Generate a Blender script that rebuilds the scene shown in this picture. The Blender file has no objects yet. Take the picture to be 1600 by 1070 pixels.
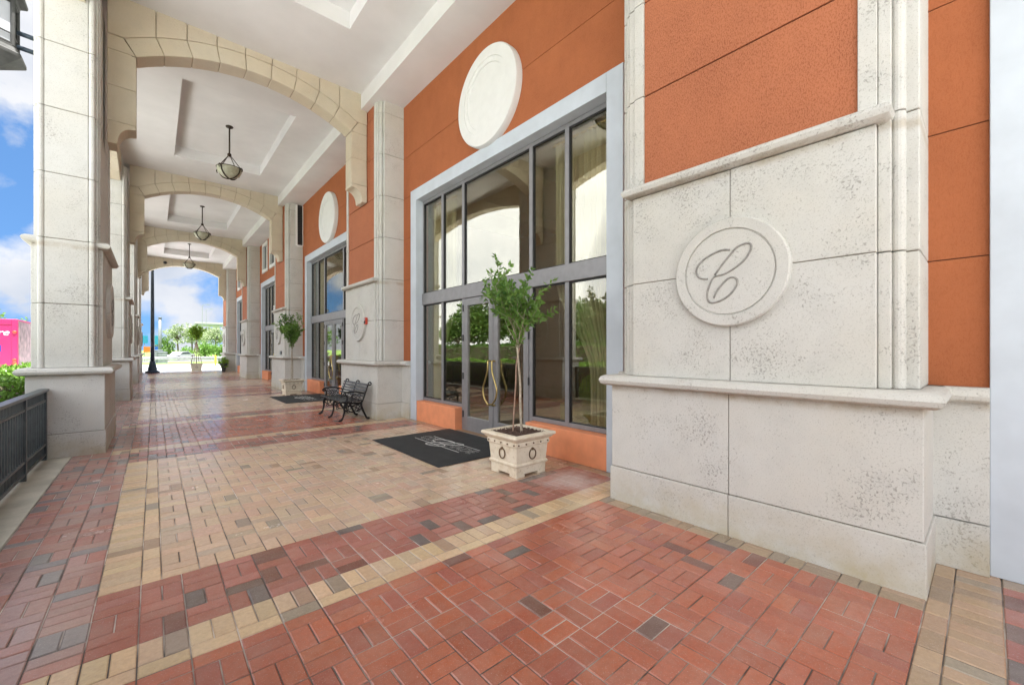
import bpy, math, random
from mathutils import Vector, Matrix
R=math.radians; pi=math.pi
rnd=random.Random(7)
sc=bpy.context.scene
col=sc.collection

# ------------------------------------------------------------------ mesh helpers
class MB:
    def __init__(s): s.v=[]; s.f=[]; s.c=None
    def add(s,vs,fs):
        n=len(s.v); s.v.extend([tuple(p) for p in vs]); s.f.extend([tuple(i+n for i in f) for f in fs]); return s
    def box(s,x0,x1,y0,y1,z0,z1):
        return s.add([(x0,y0,z0),(x1,y0,z0),(x1,y1,z0),(x0,y1,z0),(x0,y0,z1),(x1,y0,z1),(x1,y1,z1),(x0,y1,z1)],
            [(3,2,1,0),(4,5,6,7),(0,1,5,4),(1,2,6,5),(2,3,7,6),(3,0,4,7)])
    def loft(s,x0,x1,y0,y1,prof,cap=True):
        """concentric rectangles: prof = [(offset,z),...] bottom to top"""
        n=len(s.v)
        for o,z in prof:
            s.v += [(x0-o,y0-o,z),(x1+o,y0-o,z),(x1+o,y1+o,z),(x0-o,y1+o,z)]
        for i in range(len(prof)-1):
            a=n+4*i; b=a+4
            for j in range(4): s.f.append((a+j,a+(j+1)%4,b+(j+1)%4,b+j))
        if cap:
            s.f.append((n+3,n+2,n+1,n)); e=n+4*(len(prof)-1); s.f.append((e,e+1,e+2,e+3))
        return s
    def tube(s,pts,r,n=8,closed=False):
        pts=[Vector(p) for p in pts]; m=len(pts)
        rs=r if isinstance(r,(list,tuple)) else [r]*m
        tang=[]
        for i in range(m):
            if closed: t=pts[(i+1)%m]-pts[i-1]
            else: t=pts[min(i+1,m-1)]-pts[max(i-1,0)]
            tang.append(t.normalized() if t.length>1e-9 else Vector((0,0,1)))
        a=Vector((0,0,1)) if abs(tang[0].z)<.9 else Vector((1,0,0))
        nrm=(a-tang[0]*a.dot(tang[0])).normalized()
        base=len(s.v)
        for i in range(m):
            nrm=nrm-tang[i]*nrm.dot(tang[i])
            nrm=nrm.normalized() if nrm.length>1e-6 else tang[i].orthogonal().normalized()
            b=tang[i].cross(nrm)
            for k in range(n):
                an=2*pi*k/n
                s.v.append(tuple(pts[i]+(nrm*math.cos(an)+b*math.sin(an))*rs[i]))
        for i in range(m if closed else m-1):
            A=base+i*n; B=base+((i+1)%m)*n
            for k in range(n): s.f.append((A+k,A+(k+1)%n,B+(k+1)%n,B+k))
        if not closed:
            s.f.append(tuple(base+k for k in reversed(range(n))))
            e=base+(m-1)*n; s.f.append(tuple(e+k for k in range(n)))
        return s
    def lathe(s,prof,c=(0,0,0),axis='z',n=32,cap=True):
        """prof=[(r,h)...]; axis z (up) or x- (towards -X)"""
        base=len(s.v)
        for r,h in prof:
            for k in range(n):
                a=2*pi*k/n; p,q=r*math.cos(a),r*math.sin(a)
                if axis=='z': s.v.append((c[0]+p,c[1]+q,c[2]+h))
                elif axis=='x-': s.v.append((c[0]-h,c[1]+p,c[2]+q))
                else: s.v.append((c[0]+p,c[1]-h,c[2]+q))
        for i in range(len(prof)-1):
            A=base+i*n;B=A+n
            for k in range(n):
                q=(A+k,A+(k+1)%n,B+(k+1)%n,B+k)
                s.f.append(q if axis=='z' else q[::-1])
        if cap:
            a=tuple(base+k for k in range(n)); e=base+(len(prof)-1)*n; b=tuple(e+k for k in range(n))
            if axis=='z': s.f.append(a[::-1]); s.f.append(b)
            else: s.f.append(a); s.f.append(b[::-1])
        return s
    def prism(s,poly,fn,d0,d1):
        """polygon [(s,z)] extruded from d0 to d1 through mapping fn(s,z,d)"""
        n=len(poly); base=len(s.v)
        for d in (d0,d1):
            for a,b in poly: s.v.append(tuple(fn(a,b,d)))
        s.f.append(tuple(base+i for i in range(n))); s.f.append(tuple(base+n+i for i in reversed(range(n))))
        for i in range(n):
            j=(i+1)%n; s.f.append((base+j,base+i,base+n+i,base+n+j))
        return s
    def build(s,name,m,parent=None,bevel=0,smooth=False,seg=2,fix=True):
        me=bpy.data.meshes.new(name); me.from_pydata(s.v,[],s.f); me.update()
        if fix:
            import bmesh
            bm=bmesh.new(); bm.from_mesh(me); bmesh.ops.recalc_face_normals(bm,faces=bm.faces[:]); bm.to_mesh(me); bm.free()
        me.materials.append(m)
        if smooth:
            me.shade_smooth()
        o=bpy.data.objects.new(name,me); col.objects.link(o)
        if parent: o.parent=parent
        if bevel:
            b=o.modifiers.new('bevel','BEVEL'); b.width=bevel; b.segments=seg; b.limit_method='ANGLE'; b.angle_limit=R(40)
        if smooth=='auto':
            try: me.set_sharp_from_angle(angle=R(35))
            except Exception: pass
        return o

def tag(o,label=None,cat=None,group=None,kind=None):
    if label: o['label']=label
    if cat: o['category']=cat
    if group: o['group']=group
    if kind: o['kind']=kind
    return o
def thing(name,loc,label,cat,group=None,rz=0):
    o=bpy.data.objects.new(name,None); col.objects.link(o); o.location=loc; o.rotation_euler=(0,0,rz); o.empty_display_size=.2
    return tag(o,label,cat,group)
def kids(o): return [c for c in bpy.data.objects if c.parent==o]
def dup(o,loc,label=None,rz=None,parent=None):
    c=o.copy(); col.objects.link(c)
    if parent is not None: c.parent=parent
    else:
        c.location=loc
        if rz is not None: c.rotation_euler=(0,0,rz)
    if label: c['label']=label
    for k in kids(o): dup(k,None,parent=c)
    return c
def curve(pts,k=6):
    """Catmull-Rom smoothing"""
    pts=[Vector(p) for p in pts]; out=[]
    for i in range(len(pts)-1):
        p0=pts[max(i-1,0)];p1=pts[i];p2=pts[i+1];p3=pts[min(i+2,len(pts)-1)]
        for j in range(k):
            t=j/k
            out.append(.5*((2*p1)+(p2-p0)*t+(2*p0-5*p1+4*p2-p3)*t*t+(3*p1-p0-3*p2+p3)*t**3))
    out.append(pts[-1]); return out
def text_mesh(name,txt,size,m,parent,mat4,extrude=.002,shear=0,outline=0):
    cu=bpy.data.curves.new(name,'FONT'); cu.body=txt; cu.size=size; cu.extrude=extrude; cu.align_x='CENTER'; cu.align_y='CENTER'; cu.shear=shear
    if outline: cu.fill_mode='NONE'; cu.extrude=0; cu.bevel_depth=outline; cu.bevel_resolution=1
    t=bpy.data.objects.new(name,cu); col.objects.link(t)
    dg=bpy.context.evaluated_depsgraph_get(); me=bpy.data.meshes.new_from_object(t.evaluated_get(dg))
    bpy.data.objects.remove(t); bpy.data.curves.remove(cu)
    me.transform(mat4); me.materials.clear(); me.materials.append(m); me.name=name
    o=bpy.data.objects.new(name,me); col.objects.link(o); o.parent=parent
    return o

# ------------------------------------------------------------------ materials
def newmat(name):
    m=bpy.data.materials.new(name); m.use_nodes=True; nt=m.node_tree
    return m,nt,nt.nodes,nt.links,nt.nodes['Principled BSDF']
def noise(N,L,vec,scale,detail=4,rough=.55,dist=0):
    n=N.new('ShaderNodeTexNoise'); n.inputs['Scale'].default_value=scale; n.inputs['Detail'].default_value=detail
    n.inputs['Roughness'].default_value=rough; n.inputs['Distortion'].default_value=dist
    if vec is not None: L.new(vec,n.inputs['Vector'])
    return n.outputs['Fac']
def ramp(N,L,fac,a,b,ca=(0,0,0,1),cb=(1,1,1,1)):
    r=N.new('ShaderNodeValToRGB'); r.color_ramp.elements[0].position=a; r.color_ramp.elements[1].position=b
    r.color_ramp.elements[0].color=ca; r.color_ramp.elements[1].color=cb
    L.new(fac,r.inputs['Fac']); return r.outputs['Color']
def mix(N,L,fac,a,b,mode='MIX'):
    x=N.new('ShaderNodeMix'); x.data_type='RGBA'; x.blend_type=mode
    if isinstance(fac,(int,float)): x.inputs[0].default_value=fac
    else: L.new(fac,x.inputs[0])
    for i,c in ((6,a),(7,b)):
        if isinstance(c,(tuple,list)): x.inputs[i].default_value=(*c[:3],1)
        else: L.new(c,x.inputs[i])
    return x.outputs[2]
def mth(N,L,op,a,b=0.):
    x=N.new('ShaderNodeMath'); x.operation=op
    for i,c in enumerate((a,b)):
        if isinstance(c,(int,float)): x.inputs[i].default_value=c
        else: L.new(c,x.inputs[i])
    return x.outputs[0]
def bump(N,L,p,h,strength,dist):
    b=N.new('ShaderNodeBump'); b.inputs['Strength'].default_value=strength; b.inputs['Distance'].default_value=dist
    L.new(h,b.inputs['Height']); L.new(b.outputs['Normal'],p.inputs['Normal']); return b
def pos(N): return N.new('ShaderNodeNewGeometry').outputs['Position']
def plain(name,c,rough=.5,metal=0,var=.15,scale=6,bs=0,bscale=60,spec=.5):
    m,nt,N,L,p=newmat(name); g=pos(N)
    f=noise(N,L,g,scale,5)
    d=tuple(x*(1-var) for x in c); e=tuple(min(1,x*(1+var)) for x in c)
    L.new(mix(N,L,ramp(N,L,f,.3,.7),d,e),p.inputs['Base Color'])
    p.inputs['Roughness'].default_value=rough; p.inputs['Metallic'].default_value=metal
    p.inputs['Specular IOR Level'].default_value=spec
    if bs: bump(N,L,p,noise(N,L,g,bscale,4),bs,.01)
    return m
def stone(name,base,warm,dark=(.20,.185,.16),pit=1.0):
    m,nt,N,L,p=newmat(name); g=pos(N)
    big=noise(N,L,g,.9,5,.6); mid=noise(N,L,g,4.5,5,.6)
    c=mix(N,L,ramp(N,L,big,.35,.68),base,warm)
    c=mix(N,L,mth(N,L,'MULTIPLY',ramp(N,L,mid,.45,.75),.35),c,tuple(x*.78 for x in base))
    patch=ramp(N,L,noise(N,L,g,2.2,5,.65),.45,.62)
    pn=noise(N,L,g,60,5,.66,.5)
    pits=ramp(N,L,mth(N,L,'ADD',pn,mth(N,L,'MULTIPLY',patch,.115)),.64,.71)
    pn2=noise(N,L,g,120,2,.5)
    pits2=mth(N,L,'MULTIPLY',ramp(N,L,pn2,.58,.68),.55)
    P=mth(N,L,'MULTIPLY',mth(N,L,'MAXIMUM',pits,pits2),.54*pit)
    c=mix(N,L,P,c,dark)
    # grime creeping up from the pavement (0-0.35 m) in irregular stains
    sep=N.new('ShaderNodeSeparateXYZ'); L.new(g,sep.inputs[0])
    low=N.new('ShaderNodeMapRange'); L.new(sep.outputs['Z'],low.inputs[0]); low.inputs[1].default_value=.36; low.inputs[2].default_value=0.; low.inputs[3].default_value=0; low.inputs[4].default_value=.95
    st=mth(N,L,'MULTIPLY',low.outputs[0],ramp(N,L,noise(N,L,g,3.2,6,.65),.34,.68))
    c=mix(N,L,st,c,(.44,.37,.235))
    for zt in (1.145,2.965):
        d=mth(N,L,'ABSOLUTE',mth(N,L,'SUBTRACT',sep.outputs['Z'],zt-.02))
        b=N.new('ShaderNodeMapRange'); L.new(d,b.inputs[0]); b.inputs[1].default_value=.05; b.inputs[2].default_value=.012; b.inputs[3].default_value=0; b.inputs[4].default_value=.7
        c=mix(N,L,mth(N,L,'MULTIPLY',b.outputs[0],ramp(N,L,noise(N,L,g,5,5,.7),.35,.7)),c,(.34,.26,.16))
    L.new(c,p.inputs['Base Color']); p.inputs['Roughness'].default_value=.85; p.inputs['Specular IOR Level'].default_value=.25
    h=mth(N,L,'SUBTRACT',mth(N,L,'MULTIPLY',noise(N,L,g,75,4),.5),mth(N,L,'MULTIPLY',pits,1.))
    bump(N,L,p,h,.45,.006)
    return m
def stucco(name,base,dk,fleck=.6):
    m,nt,N,L,p=newmat(name); g=pos(N)
    mp=N.new('ShaderNodeMapping'); mp.inputs['Scale'].default_value=(1,1,.45); L.new(g,mp.inputs[0])
    f=noise(N,L,g,1.6,8,.72); f2=noise(N,L,mp.outputs[0],5,6,.7); tex=noise(N,L,mp.outputs[0],120,6,.75,.3)
    c=mix(N,L,ramp(N,L,f,.3,.7),dk,base)
    c=mix(N,L,mth(N,L,'MULTIPLY',ramp(N,L,f2,.45,.75),.3),c,tuple(x*.72 for x in dk))
    c=mix(N,L,mth(N,L,'MULTIPLY',ramp(N,L,tex,.50,.68),fleck),c,tuple(x*.42 for x in dk))
    c=mix(N,L,mth(N,L,'MULTIPLY',ramp(N,L,tex,.48,.34),fleck*.6),c,tuple(min(1,x*1.45+.03) for x in base))
    L.new(c,p.inputs['Base Color']); p.inputs['Roughness'].default_value=.8; p.inputs['Specular IOR Level'].default_value=.25
    bump(N,L,p,tex,.6,.006)
    return m
def leafmat(name,a,b,trans=.25):
    m,nt,N,L,p=newmat(name)
    g=N.new('ShaderNodeNewGeometry')
    c=mix(N,L,g.outputs['Random Per Island'],a,b)
    c=mix(N,L,ramp(N,L,noise(N,L,g.outputs['Position'],1.6,3),.35,.7),c,tuple(x*1.25 for x in b))
    L.new(c,p.inputs['Base Color']); p.inputs['Roughness'].default_value=.42
    p.inputs['Specular IOR Level'].default_value=.4
    tr=N.new('ShaderNodeBsdfTranslucent'); L.new(c,tr.inputs['Color'])
    ms=N.new('ShaderNodeMixShader'); ms.inputs[0].default_value=trans
    L.new(p.outputs[0],ms.inputs[1]); L.new(tr.outputs[0],ms.inputs[2]); L.new(ms.outputs[0],N['Material Output'].inputs['Surface'])
    return m

M={}
M['stone']=stone('coral_stone',(.585,.582,.558),(.575,.556,.505))
M['stone_warm']=stone('cast_stone_warm',(.575,.515,.41),(.56,.475,.355),dark=(.34,.26,.17),pit=.45)
M['stone_shade']=plain('shade_toned_relief',(.27,.26,.24),.9,var=.3,scale=30)  # shadow line of the raised emblem strokes, put into their colour
M['arch_joint']=plain('arch_joint_mortar',(.36,.30,.22),.9)
M['groove_rust']=plain('dark_stucco_joint',(.10,.035,.018),.9)
M['groove']=plain('dark_stone_joint',(.20,.17,.13),.9)  # dark mortar fill behind the gaps between stone blocks
M['orange']=stucco('orange_stucco',(.385,.122,.046),(.31,.095,.036),.32)
M['rust']=stucco('rust_stucco',(.375,.125,.055),(.25,.08,.036),.95)
M['sill']=plain('painted_orange_sill',(.78,.29,.14),.55,var=.08,bs=.15,bscale=40)
M['white']=plain('painted_white',(.72,.72,.71),.6,var=.03,bs=.05,bscale=30)
M['ceiling']=plain('ceiling_plaster',(.70,.695,.685),.8,var=.07,scale=.9,bs=.04,bscale=12)
M['trim']=plain('pale_blue_trim',(.52,.57,.63),.45,var=.07,scale=3)
M['alu']=plain('grey_aluminium',(.27,.265,.275),.42,.35,var=.08,scale=9)
M['gasket']=plain('black_gasket',(.02,.02,.022),.5)
M['iron']=plain('black_iron',(.008,.008,.009),.5,var=.3,scale=30,bs=.2,bscale=90,spec=.3)
M['benchwood']=plain('worn_black_slats',(.03,.03,.03),.26,var=.6,scale=22,bs=.25,bscale=80)
M['fence']=plain('dark_green_grey_rail',(.085,.10,.105),.34,.25,var=.25,scale=12)
M['brass']=plain('aged_brass',(.55,.42,.17),.28,1,var=.15,scale=20)
M['bronze']=plain('oiled_bronze',(.05,.036,.025),.4,.6,var=.3,scale=30)
M['ringbronze']=plain('antique_ring_metal',(.16,.10,.055),.45,.6,var=.35,scale=40)
M['kerb']=plain('concrete_kerb',(.44,.42,.36),.8,var=.28,scale=2.4,bs=.2,bscale=50)
M['mat']=plain('black_rubber_mat',(.022,.025,.028),.75,var=.25,scale=5,bs=.5,bscale=220)
M['letter']=plain('mat_lettering',(.68,.68,.66),.8)
M['soil']=plain('potting_bark',(.10,.06,.045),.95,var=.6,scale=70,bs=1,bscale=60)
M['bark']=plain('pale_bark',(.40,.34,.26),.85,var=.3,scale=25,bs=.4,bscale=40)
M['stake']=plain('reddish_stem',(.34,.22,.16),.7,var=.25,scale=30)
M['treebark']=plain('dark_bark',(.12,.09,.065),.9,var=.3,scale=15,bs=.5,bscale=30)
M['leaf']=leafmat('citrus_leaves',(.035,.11,.02),(.17,.30,.06),.3)
M['hedge']=leafmat('hedge_leaves',(.045,.14,.012),(.13,.25,.03),.25)
M['hedgedark']=leafmat('tall_hedge_leaves',(.03,.085,.012),(.08,.17,.025))
M['treeleaf']=leafmat('street_tree_leaves',(.03,.085,.012),(.09,.17,.025))
M['bush']=leafmat('bush_leaves',(.06,.16,.02),(.16,.30,.05),.3)
M['paleleaf']=leafmat('feathery_leaves',(.16,.22,.10),(.28,.33,.19),.3)
M['potleaf']=leafmat('lime_leaves',(.12,.24,.02),(.24,.38,.04),.3)
M['red']=plain('red_plastic',(.55,.06,.03),.35)
M['dark']=plain('dark_plastic',(.03,.03,.035),.4)
M['louver']=plain('dark_louver',(.045,.047,.045),.5)
M['pink']=plain('pink_truck_paint',(.40,.018,.10),.35,var=.05,scale=2)
M['pinkside']=plain('faded_pink_graphic',(.30,.19,.22),.5,var=.6,scale=3.2)
M['tyre']=plain('tyre_rubber',(.02,.02,.02),.8)
M['blue']=plain('sign_blue',(.01,.07,.25),.4)
M['cyan']=plain('sign_cyan',(.01,.17,.23),.4)
M['navy']=plain('navy_patch',(.03,.03,.22),.4)
M['orangesign']=plain('sign_orange',(.36,.12,.01),.4)
M['greybox']=plain('utility_grey',(.16,.18,.19),.5,.2)
M['galv']=plain('galvanised_rail',(.26,.27,.28),.45,.5)
M['yellow']=plain('bollard_yellow',(.42,.25,.015),.45)
M['lamppost']=plain('blue_grey_lamp_post',(.055,.075,.10),.38,.3)
M['lampglass']=plain('lantern_glass',(.42,.43,.47),.2,var=.05)
M['lanternmetal']=plain('weathered_lantern_metal',(.05,.05,.048),.5,.3,var=.35,scale=10)
M['bowl']=plain('alabaster_glass',(.38,.37,.28),.3,var=.2,scale=14)
M['curtain']=plain('cream_green_curtain',(.44,.44,.31),.85,var=.06,scale=3)
M['lobbywall']=plain('lobby_brown_wall',(.16,.115,.05),.7,var=.15,scale=2)
M['lobbyfloor']=plain('lobby_tan_floor',(.30,.17,.08),.4,var=.2,scale=3)
M['lobbyceil']=plain('lobby_cream_ceiling',(.42,.39,.28),.7,var=.06)
M['armchair']=plain('olive_upholstery',(.16,.20,.05),.8,var=.15,scale=20,bs=.2,bscale=120)
M['paper']=plain('white_paper',(.8,.8,.78),.7)
M['carwhite']=plain('white_car_paint',(.36,.37,.38),.25)
M['overpass']=plain('pale_concrete',(.33,.34,.35),.8)
M['cargl']=plain('car_window',(.05,.06,.07),.1)
M['planterurn']=plain('dark_urn',(.05,.055,.06),.5)

# planter: cast cream concrete with brown antiquing
m,nt,N,L,p=newmat('antiqued_planter'); g=pos(N)
c=mix(N,L,ramp(N,L,noise(N,L,g,9,6,.65),.45,.78),(.76,.68,.55),(.62,.51,.36))
c=mix(N,L,mth(N,L,'MULTIPLY',ramp(N,L,noise(N,L,g,34,4,.6),.58,.72),.45),c,(.26,.18,.10))
L.new(c,p.inputs['Base Color']); p.inputs['Roughness'].default_value=.75; bump(N,L,p,noise(N,L,g,60,4),.25,.005)
M['planter']=m

# glass: tinted pane, part mirror part see-through
m,nt,N,L,p=newmat('tinted_glass')
gl=N.new('ShaderNodeBsdfGlossy'); gl.inputs['Color'].default_value=(.93,.93,.90,1); gl.inputs['Roughness'].default_value=.004
tr=N.new('ShaderNodeBsdfTransparent'); tr.inputs['Color'].default_value=(.93,.915,.84,1)
fr=N.new('ShaderNodeFresnel'); fr.inputs['IOR'].default_value=1.55
fac=mth(N,L,'ADD',mth(N,L,'MULTIPLY',fr.outputs[0],.42),.088)
ms=N.new('ShaderNodeMixShader'); L.new(fac,ms.inputs[0]); L.new(tr.outputs[0],ms.inputs[1]); L.new(gl.outputs[0],ms.inputs[2])
g=pos(N); b=N.new('ShaderNodeBump'); b.inputs['Strength'].default_value=.012; b.inputs['Distance'].default_value=.05
L.new(noise(N,L,g,1.1,2),b.inputs['Height']); L.new(b.outputs[0],gl.inputs['Normal'])
L.new(ms.outputs[0],N['Material Output'].inputs['Surface']); M['glass']=m

# brick pavers: colour per brick stored on the mesh, wear and stains procedural
m,nt,N,L,p=newmat('brick_pavers'); g=pos(N)
at=N.new('ShaderNodeAttribute'); at.attribute_name='brick'
c=at.outputs['Color']
c=mix(N,L,mth(N,L,'MULTIPLY',ramp(N,L,noise(N,L,g,34,7,.75),.38,.72),.55),c,mix(N,L,.5,c,(.08,.05,.04)))
c=mix(N,L,mth(N,L,'MULTIPLY',ramp(N,L,noise(N,L,g,3,8,.72),.42,.8),.26),c,(.48,.41,.36))
c=mix(N,L,mth(N,L,'MULTIPLY',ramp(N,L,noise(N,L,g,150,3,.6),.60,.72),.5),c,(.55,.47,.42))
d=N.new('ShaderNodeVectorMath'); d.operation='DISTANCE'; L.new(g,d.inputs[0]); d.inputs[1].default_value=(3.62,3.12,0)
ring=mth(N,L,'ADD',d.outputs['Value'],mth(N,L,'MULTIPLY',noise(N,L,g,3.5,6,.7),.75))
c=mix(N,L,mth(N,L,'MULTIPLY',ramp(N,L,ring,.50,.86,(1,1,1,1),(0,0,0,1)),.62),c,(.62,.60,.58))
L.new(c,p.inputs['Base Color'])
rr=N.new('ShaderNodeMapRange'); L.new(noise(N,L,g,1.4,6,.7),rr.inputs[0]); rr.inputs[1].default_value=.3; rr.inputs[2].default_value=.7; rr.inputs[3].default_value=.10; rr.inputs[4].default_value=.30
L.new(rr.outputs[0],p.inputs['Roughness']); p.inputs['Specular IOR Level'].default_value=.65
bump(N,L,p,mth(N,L,'ADD',noise(N,L,g,90,4),mth(N,L,'MULTIPLY',noise(N,L,g,9,3),1.)),.09,.004)
M['brick']=m
m,nt,N,L,p=newmat('joint_sand'); g=pos(N)
wh=ramp(N,L,noise(N,L,g,1.1,4,.6),.46,.60)
L.new(mix(N,L,wh,(.085,.07,.06),(.50,.44,.39)),p.inputs['Base Color']); p.inputs['Roughness'].default_value=.95; M['sand']=m
# ground sheets
m,nt,N,L,p=newmat('concrete_drive'); g=pos(N)
c=mix(N,L,ramp(N,L,noise(N,L,g,.5,6,.6),.3,.7),(.66,.66,.655),(.75,.75,.745))
L.new(mix(N,L,mth(N,L,'MULTIPLY',ramp(N,L,noise(N,L,g,4,6,.7),.5,.75),.4),c,(.42,.40,.37)),p.inputs['Base Color']); p.inputs['Roughness'].default_value=.85; M['drive']=m
M['grass']=plain('lawn',(.16,.26,.05),.9,var=.35,scale=3,bs=.4,bscale=40)
M['asphalt']=plain('asphalt',(.11,.11,.11),.85,var=.2,scale=2)
M['earth']=plain('mulch',(.09,.06,.04),.95,var=.4,scale=12,bs=.5,bscale=40)

# ------------------------------------------------------------------ ground
def sheet(name,m,x0,x1,y0,y1,z,kind='structure'):
    o=MB().add([(x0,y0,z),(x1,y0,z),(x1,y1,z),(x0,y1,z)],[(0,1,2,3)]).build(name,m); return tag(o,kind=kind)
sheet('ground',M['grass'],-450,450,-300,700,-.03)
sheet('driveway',M['drive'],-40,40,-30,57.5,-.02)
sheet('road',M['asphalt'],-200,200,64,76,-.02)
sheet('planting_bed',M['earth'],-3.3,-1.3,-6,33,-.012)

# ------------------------------------------------------------------ brick pavement
PER=8.2
zones=[]
RED=[(.43,.125,.07),(.46,.135,.07),(.40,.12,.07),(.45,.145,.085),(.37,.115,.08)]
REDD=[(.17,.105,.085),(.20,.085,.065),(.15,.115,.105)]
PINK=[(.41,.225,.19),(.42,.21,.175),(.39,.235,.21),(.43,.25,.215),(.43,.19,.15)]
PINKD=[(.26,.225,.22),(.23,.19,.185),(.29,.25,.245)]
TAN=[(.60,.43,.295),(.56,.395,.275),(.63,.46,.31),(.59,.40,.285),(.54,.41,.30),(.62,.42,.30)]
TAND=[(.34,.28,.21),(.38,.26,.17)]
STR=[(.65,.47,.285),(.62,.44,.265),(.59,.44,.29),(.67,.48,.30)]
BORK=[(.38,.265,.17),(.42,.285,.18),(.35,.25,.17),(.44,.30,.19)]
BOR=[(.36,.27,.18),(.32,.25,.18),(.40,.28,.18)]
def shade(pal,dk,pd):
    b=rnd.choice(dk) if rnd.random()<pd else rnd.choice(pal)
    k=rnd.uniform(.93,1.07); return tuple(min(1,x*k*rnd.uniform(.97,1.03)) for x in b)
class Bricks:
    def __init__(s): s.v=[]; s.f=[]; s.c=[]
    def brick(s,x0,x1,y0,y1,c):
        if x1>LIMX: x1=LIMX
        if x1-x0<.02: return
        g=.0022+rnd.uniform(0,.0012); x0+=g;x1-=g;y0+=g;y1-=g; b=.005; h=rnd.uniform(-.0012,.0012); n=len(s.v)
        tx,ty=rnd.uniform(-.0008,.0008),rnd.uniform(-.0008,.0008)
        s.v+=[(x0,y0,-.012),(x1,y0,-.012),(x1,y1,-.012),(x0,y1,-.012),
              (x0,y0,h-.004),(x1,y0,h-.004),(x1,y1,h-.004),(x0,y1,h-.004),
              (x0+b,y0+b,h-tx-ty),(x1-b,y0+b,h+tx-ty),(x1-b,y1-b,h+tx+ty),(x0+b,y1-b,h-tx+ty)]
        for a in (0,4):
            for j in range(4): s.f.append((n+a+j,n+a+(j+1)%4,n+a+4+(j+1)%4,n+a+4+j))
        s.f.append((n+8,n+9,n+10,n+11)); s.c+=[c]*12
    def fill(s,x0,x1,y0,y1,pal,dk,pd,style='weave'):
        if style=='weave':
            y=y0; j=round(y0/.2)
            while y<y1-.02:
                hh=min(.2,y1-y)
                x=x0; i=0
                while x<x1-.02:
                    w=min(.2,x1-x)
                    if hh<.15: s.brick(x,x+w,y,y+hh,shade(pal,dk,pd))
                    elif w<.15: s.brick(x,x+w,y,y+hh,shade(pal,dk,pd))
                    elif (i+j)%2==0:
                        s.brick(x,x+w,y,y+hh/2,shade(pal,dk,pd)); s.brick(x,x+w,y+hh/2,y+hh,shade(pal,dk,pd))
                    else:
                        s.brick(x,x+w/2,y,y+hh,shade(pal,dk,pd)); s.brick(x+w/2,x+w,y,y+hh,shade(pal,dk,pd))
                    x+=w;i+=1
                y+=hh;j+=1
        else:   # courses of bricks w x h
            w,h=style; y=y0
            while y<y1-.02:
                hh=min(h,y1-y); x=x0
                while x<x1-.02:
                    ww=min(w,x1-x); s.brick(x,x+ww,y,y+hh,shade(pal,dk,pd)); x+=ww
                y+=hh
BK=Bricks(); LIMX=4.25
XL,XS,XT,XF=-.86,-.26,-.06,.04
def lim(a): 
    global LIMX; LIMX=a
for k in range(-1,5):
    a=.24+PER*k; y=a
    end=34.5
    def cl(p,q): return p,min(q,end)
    segs=[('red',a,a+2.3),('str',a+2.3,a+2.6),('red2',a+2.6,a+3.3),('tan',a+3.3,a+PER-1.0),('red2',a+PER-1.0,a+PER-.3),('str',a+PER-.3,a+PER)]
    for kind,p,q in segs:
        p,q=cl(p,q)
        if q-p<.05 or q<-3.5: continue
        xr=-.46 if kind=='str' else XS
        BK.fill(XL,xr if kind=='str' else XS,p,q,PINK,PINKD,.15)
        if kind=='red':
            BK.fill(XS,3.34,p,q,RED,REDD,.04); BK.fill(3.34,3.75,p,q,BOR,TAND,.3)
        elif kind=='str':
            STRK=BORK if -.5<p<.1 else STR; hd=(p+.1,q) if abs(p-a-2.3)<.01 else (p,p+.2); st=(p,p+.1) if abs(p-a-2.3)<.01 else (p+.2,q)
            BK.fill(xr,4.25,*hd,STRK,TAND,.10,(.1,.2)); BK.fill(xr,4.25,*st,STRK,TAND,.10,(.2,.1))
        elif kind=='red2':
            BK.fill(XS,4.05,p,q,[(.38,.135,.10),(.35,.12,.09),(.40,.15,.115)],REDD,.17); BK.fill(4.05,4.25,p,q,BOR,TAND,.3)
        else:
            BK.fill(XS,XT,p,q,STR,TAND,.05,(.2,.1)); BK.fill(XT,XF,p,q,STR,TAND,.05,(.1,.2))
            BK.fill(XF,4.04,p,q,TAN,TAND,.05); BK.fill(4.04,4.25,p,q,[(.38,.22,.16),(.42,.25,.17)],TAND,.2)
me=bpy.data.meshes.new('brick_path'); me.from_pydata(BK.v,[],BK.f); me.materials.append(M['brick'])
ca=me.color_attributes.new('brick','FLOAT_COLOR','POINT')
ca.data.foreach_set('color',[x for c in BK.c for x in (*c,1.)])
o=bpy.data.objects.new('brick_path',me); col.objects.link(o); tag(o,kind='structure')
sheet('path_bedding',M['sand'],-.87,4.3,-6,34.52,-.005)
o=MB().box(-1.32,-.865,-6,34.5,-.1,.004).build('kerb_strip',M['kerb'],bevel=.008); tag(o,kind='structure')

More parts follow.
